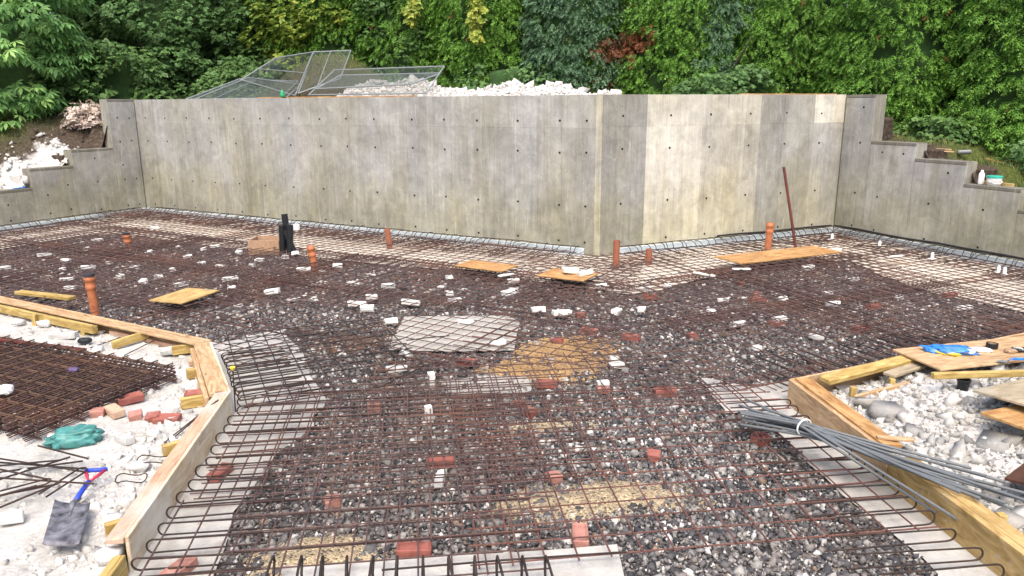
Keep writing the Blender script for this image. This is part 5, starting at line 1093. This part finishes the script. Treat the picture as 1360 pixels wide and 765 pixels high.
for k, (px, py, r, s) in enumerate(((175, 640, .10, .7), (208, 615, .13, .55))):
    p = at(px, py, .13); pts = [p + Vector((r * math.cos(a) * 1.1, r * s * math.sin(a), .03 + .015 * math.sin(3 * a))) for a in np.linspace(.4, 6.0 + 2.2 * (k == 0), 26)]
    tag(obj('wire_loop', MB().tube(pts, .0045, 5), 'dark_rebar', origin=p), ['coiled tie wire on the chalk left of the form', 'open loop of wire hooked by the form brace'][k], 'wire')
for k, (a, b, lab) in enumerate((((218, 588), (287, 533), 'pair bar leaning against the left form by the brace'), ((225, 586), (290, 531), 'second bar leaning on the left form by the brace'), ((165, 472), (205, 452), 'thin bar lying near the mesh stack and the form'), ((120, 462), (160, 448), 'thin dark bar by the end of the red tube'))):
    p, q = at(*a, .13), at(*b, .26 if k < 2 else .15); tag(obj('loose_bar', MB().tube([p, q], .006, 6), 'dark_rebar', origin=p), lab, 'bar')
# bricks on the chalk
for px, py, kd, mt, rz, z, lab in ((173, 529, 'full', 'red_brick', .75, .11, 'red brick leaning behind the pale brick near the mesh stack'), (152, 546, 'full', 'buff_brick', -.75, .12, 'pale buff brick lying across a red one on the chalk'), (130, 548, 'half', 'pink_brick', .2, .11, 'broken pinkish brick at the corner of the mesh stack'), (222, 557, 'full', 'red_brick', .05, .11, 'whole red brick lying on the chalk near the form brace'), (203, 555, 'half', 'red_brick', .3, .11, 'red half brick touching the whole brick on the chalk'), (180, 553, 'half', 'pink_brick', .5, .105, 'small pink brick chip on the chalk'), (262, 524, 'full', 'red_brick', .2, .11, 'red brick between two braces of the left form'), (258, 480, 'half', 'buff_brick', .4, .10, 'orange brick chip under the corner brace of the left form'), (275, 507, 'half', 'red_brick', .2, .10, 'brown red brick tucked under the left form')):
    put_brick(px, py, kd, mt, rz, lab, None, z, 0.12)
white(165, 584, 0, -.6, 'grey concrete block piece on the chalk by the leaning bars', z=.11, sc=1.0, mat='grey_block', name='concrete_block'); white(225, 467, 1, .3, 'grey concrete lump near the far brace of the left form', z=.10, sc=1.2, mat='grey_block', name='concrete_block'); white(85, 448, 2, .0, 'flat grey slab piece beside the peg of the left form', z=.10, sc=1.5, mat='grey_block', name='concrete_block'); white(172, 665, 3, .3, 'grey stone block near the near brace of the left form', z=.10, sc=1.0, mat='grey_block', name='concrete_block'); white(15, 688, 1, .5, 'flat pale slab lying by the scrap bars', z=.09, sc=1.0, name='chalk_slab')
# larger chalk lumps
for k, (px, py, s) in enumerate(((185, 620, .075), (146, 738, .075), (205, 575, .06), (150, 690, .06), (70, 580, .05), (215, 640, .05), (130, 465, .06), (60, 430, .07), (25, 428, .06))):
    p = at(px, py, .13); V = (CUB_V * 1.15 + rng.normal(0, .2, CUB_V.shape)) * s * .8 * np.array([1.2, 1, .75]); o = link('chalk_lump', mesh_np('chalk_lump', V, CUB_F, 'bright_chalk'), None, None, p); tag(o, 'large white chalk lump on the left working ground', 'stone', 'large chalk lumps on the left')
for k, (px, py, s) in enumerate(((1180, 548, .10), (1215, 575, .07), (1150, 535, .07), (1320, 592, .10), (1335, 690, .07), (1230, 540, .06), (1268, 520, .07))):
    p = at(px, py, .16); V = (CUB_V * 1.25 + rng.normal(0, .18, CUB_V.shape)) * s * np.array([1.3, 1, .55]); o = link('rubble_lump', mesh_np('rubble_lump', V, CUB_F, 'rubble_stone'), None, None, p, (.15, .1, k * 1.3)); tag(o, 'large angular grey rubble lump behind the right form', 'stone', 'large rubble lumps on the right')
# crumpled bag
def crumple(name, c, size, mat, label=None, cat=None, rz=0.0, seed=0, parent=None, amp=.16):
    bm = bmesh.new(); bmesh.ops.create_icosphere(bm, subdivisions=4, radius=1); V = np.array([v.co[:] for v in bm.verts]); F = np.array([[v.index for v in f.verts] for f in bm.faces]); bm.free()
    V = np.sign(V) * np.abs(V) ** .75; r3 = np.random.default_rng(seed); f = np.zeros(len(V))
    for k in range(9):
        d = r3.normal(size=3); d /= np.linalg.norm(d); f += amp * .34 * (np.abs(np.sin(V @ d * r3.uniform(2.0, 9.0) + r3.uniform(0, 6))) - .5)
    V = V * (1 + f)[:, None] * np.array(size); V[:, 2] = np.maximum(V[:, 2], -size[2] * .8); co, si = math.cos(rz), math.sin(rz); V = np.stack([V[:, 0] * co - V[:, 1] * si, V[:, 0] * si + V[:, 1] * co, V[:, 2] + size[2] * .8], 1)
    me = mesh_np(name, V, F, mat, smooth=False); o = link(name, me, None, parent, Vector(c) - (Vector(parent.location) if parent else Vector((0, 0, 0)))); 
    if label: tag(o, label, cat)
    return o
p = at(103, 588, .11); t = thing('rubble_sack', 'crumpled teal plastic sack lying beside the mesh stack', 'sack', p); crumple('body', p, (.14, .085, .06), 'teal_bag', rz=.15, seed=3, parent=t, amp=.55); crumple('neck', p + Vector((-.16, -.01, 0)), (.065, .045, .03), 'teal_bag', rz=.4, seed=8, parent=t, amp=.6)
crumple('crumpled_paper', at(8, 522, .295), (.06, .05, .04), 'white_plastic', 'crumpled white paper on the mesh stack', 'paper', seed=5); crumple('crumpled_packet', at(98, 493, .295), (.045, .03, .02), 'purple_plastic', 'small crumpled purple packet on the mesh stack', 'packet', seed=6); crumple('work_glove', at(113, 455, .13), (.07, .05, .03), 'black_plastic', 'dark glove dropped at the end of the red tube', 'glove', seed=9)
# shovel
s0 = at(115, 652, .14); t = thing('shovel', 'square mouth steel shovel with blue shaft lying on the chalk', 'shovel', at(90, 700, .11))
C4 = [at(x, y, .155) for x, y in ((57, 727), (106, 727), (121, 676), (74, 672))]
nx_, ny_ = 9, 8; vs = []; fs = []
for j in range(ny_ + 1):
    for i in range(nx_ + 1):
        s, r = i / nx_, j / ny_; q = C4[0].lerp(C4[1], s).lerp(C4[3].lerp(C4[2], s), r); vs.append(q + Vector((0, 0, .016 * (2 * s - 1) ** 4 + .02 * r ** 3 + .012)))
for j in range(ny_):
    for i in range(nx_): a = j * (nx_ + 1) + i; fs.append((a, a + 1, a + nx_ + 2, a + nx_ + 1))
bl_ = obj('blade', MB().add(vs, fs), 'blade_steel', t, True); sm = bl_.modifiers.new('thickness', 'SOLIDIFY'); sm.thickness = .004
m0 = (C4[2] + C4[3]) / 2; m1 = at(118, 640, .19); grip = at(124, 634, .20)
obj('socket', MB().tube([m0.lerp((C4[0] + C4[1]) / 2, .3) + Vector((0, 0, .022)), m0 + Vector((0, 0, .03)), m0.lerp(m1, .35)], [.006, .02, .018], 10), 'blade_steel', t, True)
shaft_o = obj('shaft', MB().tube([m0.lerp(m1, .12) + Vector((0, 0, .02)), m0.lerp(m1, .5) + Vector((0, 0, .015)), m1], .0175, 12), 'blue_plastic', t, True)
dd = (m1 - m0).normalized(); sd = Vector((dd.y, -dd.x, 0)).normalized(); y1 = m1 + dd * .04
obj('yoke', MB().tube([y1 + dd * .10 - sd * .065, y1 + dd * .04 - sd * .04, m1, y1 + dd * .04 + sd * .04, y1 + dd * .10 + sd * .065], .012, 8), 'red_plastic', shaft_o, True)
obj('grip', MB().tube([y1 + dd * .105 - sd * .075, y1 + dd * .105 + sd * .075], .016, 10), 'blue_plastic', shaft_o, True)
# yellow-capped setting-out pin
p = at(313, 548, .0); q = at_y(309, 490, p.y); t = thing('setting_out_pin', 'thin steel pin with yellow cap standing by the left form', 'pin', p); obj('pin', MB().tube([p, q], .006, 8), 'dark_rebar', t); obj('cap', MB().lathe(q + Vector((0, 0, -.015)), [(.008, 0), (.016, .01), (.026, .03), (.024, .036), (.001, .037)], 12), 'yellow_plastic', t)

# ------------------------------------------------------------------ things on the loaded board
zt = zb + .012
p = at(1262, 468, zt); t = thing('blue_packet', 'crumpled blue plastic packet with yellow and white print on the loaded board', 'packet', p); crumple('wrapper', p, (.15, .065, .03), 'bright_blue', rz=-.25, seed=4, parent=t, amp=.75); crumple('flap', p + Vector((-.06, -.05, 0)), (.08, .04, .014), 'yellow_plastic', rz=-.6, seed=7, parent=t, amp=.6); crumple('label_patch', p + Vector((.12, -.055, .01)), (.06, .03, .022), 'white_plastic', rz=-.5, seed=12, parent=t, amp=.5)
p = at(1302, 466, zt); t = thing('white_pad', 'white pad with pink rim on the loaded board', 'pad', p); crumple('pad', p, (.10, .05, .016), 'white_plastic', rz=-.2, seed=14, parent=t, amp=.15); obj('rim', MB().tube([p + Vector((.105 * math.cos(a), .055 * math.sin(a), .018)) for a in np.linspace(1.0, 3.6, 12)], .008, 6), 'pink_plastic', t)
p = at(1317, 462, zt); t = thing('tape_roll', 'black roll of tape standing on the loaded board', 'tape', p); obj('roll', MB().lathe(p + Vector((0, 0, 0)), [(.035, 0), (.055, 0), (.055, .05), (.035, .05), (.035, 0)], 20), 'black_plastic', t); obj('core', MB().lathe(p, [(.0345, .001), (.030, .001), (.030, .049), (.0345, .049)], 20), 'cardboard', t)
p = at(1342, 468, zt); t = thing('work_gloves', 'pair of grey work gloves beyond the black tape roll', 'gloves', p)
for k, (dx, dy, rz) in enumerate(((0, 0, .3), (.10, .05, -.3))):
    q = p + Vector((dx, dy, .0)); crumple('glove_palm', q, (.06, .042, .018), 'gold_foil' if k == 0 else 'grey_block', rz=rz, seed=20 + k, parent=t, amp=.15); mb = MB()
    for f_ in range(5): a = rz + (-.5 + f_ * .25); mb.tube([q + Vector((math.cos(a) * .05, math.sin(a) * .05, .02)), q + Vector((math.cos(a) * .10, math.sin(a) * .10, .024)), q + Vector((math.cos(a) * .13, math.sin(a) * .13, .012))], [.013, .012, .008], 7)
    obj('fingers', mb, 'black_plastic', t, True)
p = at(1335, 482, zt); t = thing('trowel', 'pointing trowel with dark handle near the edge of the loaded board', 'trowel', p); obj('blade', MB().prism([(p.x - .09, p.y + .005), (p.x - .02, p.y - .035), (p.x + .03, p.y), (p.x - .02, p.y + .04)], p.z + .014, p.z + .017), 'galvanised', t); obj('handle', MB().tube([p + Vector((.02, 0, .018)), p + Vector((.05, .0, .04)), p + Vector((.09, .01, .036)), p + Vector((.20, .02, .03))], [.006, .006, .015, .013], 8), 'bright_blue', t, True)
p = at(1278, 521, .20); tag(obj('plant_pot', MB().lathe(p, [(.04, 0), (.055, .11), (.06, .112), (.06, .125), (.052, .125), (.038, .01), (.001, .008)], 18), 'black_plastic', origin=p), 'small black plastic pot under the batten on the right rubble', 'pot')

# ------------------------------------------------------------------ things on and behind the walls
def on_wing(t_, back, z): q = CR + nR * t_ + uR * back; return Vector((q.x, q.y, z))
p = on_wing(2.98, .16, 1.333); t = thing('plastic_bottle', 'white plastic bottle standing on the right wing step beside the tub', 'bottle', p); obj('body', MB().lathe(p, [(.001, 0), (.045, 0), (.047, .02), (.047, .17), (.035, .20), (.018, .215)], 16), 'white_plastic', t, True); obj('cap', MB().lathe(p + Vector((0, 0, .212)), [(.022, 0), (.022, .035), (.001, .036)], 12), 'white_plastic', t)
p = on_wing(3.22, .15, 1.333); t = thing('plastic_tub', 'white plastic tub with green lid on the right wing step', 'tub', p); obj('body', MB().lathe(p, [(.001, 0), (.105, 0), (.118, .13), (.118, .135)], 20), 'white_plastic', t, True); obj('lid', MB().lathe(p + Vector((0, 0, .132)), [(.125, 0), (.127, .03), (.12, .036), (.001, .034)], 20), 'teal_lid', t)
obj('handle', MB().tube([p + Vector((.12 * math.cos(a), -.12 * abs(math.sin(a)) - .0, .10 - .06 * math.sin(a))) for a in np.linspace(0, math.pi, 9)], .004, 5), 'white_plastic', t)
a, b = on_wing(2.83, .31, 1.36), on_wing(3.48, .28, 1.355); tag(plank('timber_plank', a, b, .05, .05, 'golden_ply'), 'short timber batten lying behind the tub on the right wing', 'plank')
a, b = on_wing(1.2, 1.84, 1.74), on_wing(4.6, 1.9, 1.16); tag(plank('timber_plank', a, b, .04, .08, 'orange_ply'), 'long orange timber edge board on the bank behind the right wing', 'plank')
p = on_wing(1.75, .75, 1.82)
for k in range(4): a = p + Vector((-.3 + .05 * k, .1 * k, .02 + .03 * k)); tag(plank('timber_offcut', a, a + Vector((.42, -.16 + .08 * k, -.02)), .06, .025, 'pale_timber'), 'timber offcut in the small pile behind the right wing step', 'plank', 'offcuts behind the right wing')
p = on_wing(1.85, 1.05, 1.8); tag(obj('grey_canister', MB().lathe(p, [(.001, 0), (.045, 0), (.045, .20), (.04, .22), (.001, .22)], 14, Vector((.9, -.35, .05))), 'grey_conduit', origin=p), 'small grey canister lying by the timber offcuts', 'canister')
# timber strips on the wall head
def on_back(t_, u, back, d, z): q = A0 + u * t_ + back * d; return Vector((q.x, q.y, z))
tag(plank('timber_strip', on_back(4.15, uL, bL, .2, HW + .012), on_back(8.6, uL, bL, .2, HW + .012), .09, .025, 'orange_ply'), 'orange timber strip lying on top of the left back wall', 'plank')
tag(plank('timber_strip', on_back(3.2, uR, bR, .2, HW + .008), on_back(5.7, uR, bR, .2, HW + .008), .08, .022, 'orange_ply'), 'orange timber strip lying on top of the right back wall', 'plank')
p = on_back(7.75, uL, bL, .1, HW + .03); t = thing('cable_tie_clip', 'small green plastic clip on top of the left back wall', 'clip', p); obj('body', MB().lathe(p + Vector((0, 0, -.02)), [(.001, 0), (.05, .01), (.06, .06), (.035, .11), (.04, .15), (.001, .16)], 10), 'green_tie', t, True)
a = on_wing(3.1, .1, .0); q = CL + nL * 3.2 + uL * .12; a = Vector((q.x, q.y, .94)); q2 = CL + nL * 2.9 + uL * .12; b = Vector((q2.x, q2.y, .945)); tag(obj('blue_hose', MB().tube([a, a.lerp(b, .5) + Vector((.02, 0, .01)), b], .014, 8), 'bright_blue', origin=a), 'short blue hose end on the left wing step', 'hose')
# fallen site fence panels
def fence_panel(c4, label, bars=(), wires=(30, 9)):
    """c4: corner points in order round the panel"""
    t = thing('fence_panel', label, 'fence', sum(c4, Vector((0, 0, 0))) / 4, 'fallen site fence panels')
    for i in range(4): obj('frame_tube', MB().tube([c4[i], c4[(i + 1) % 4]], .0155, 8), 'galvanised', t)
    for s in bars: obj('middle_tube', MB().tube([c4[0].lerp(c4[3], s), c4[1].lerp(c4[2], s)], .012, 8), 'galvanised', t)
    mb = MB()
    for i in range(1, wires[0]): s = i / wires[0]; mb.tube([c4[0].lerp(c4[1], s), c4[3].lerp(c4[2], s)], .0014, 3, False)
    for i in range(1, wires[1]): s = i / wires[1]; mb.tube([c4[0].lerp(c4[3], s), c4[1].lerp(c4[2], s)], .0014, 3, False)
    tag(obj('wires', mb, 'fence_wire', t), kind='stuff')
fence_panel([at_y(392, 127, 18.3), at_y(320, 106, 20.0), at_y(366, 77, 20.6), at_y(416, 69, 20.2)], 'fence panel leaning furthest left over the soil mound', (.5,), (40, 50))
fence_panel([at_y(396, 124, 18.4), at_y(417, 69, 20.4), at_y(466, 67, 20.3), at_y(452, 104, 18.8)], 'fence panel leaning on the top of the soil mound', (.45,), (40, 40))
fence_panel([at_y(410, 126, 17.9), at_y(444, 93, 18.9), at_y(590, 88, 17.6), at_y(566, 124, 16.9)], 'fence panel lying against the chalk heap', (.0,), (36, 70))
fence_panel([at_y(420, 118, 17.8), at_y(452, 100, 18.5), at_y(586, 97, 17.5), at_y(545, 112, 17.0)], 'second fence panel lying under the one on the chalk heap', (), (30, 60))
fence_panel([at_y(246, 132, 19.0), at_y(318, 105, 20.2), at_y(396, 108, 19.6), at_y(372, 131, 18.2)], 'flat dark fence panel at the left foot of the mound', (.3,), (50, 60))
fence_panel([at_y(258, 132, 18.8), at_y(330, 103, 20.1), at_y(400, 112, 19.4), at_y(380, 130, 18.0)], 'second flat fence panel at the left foot of the mound', (), (30, 40))
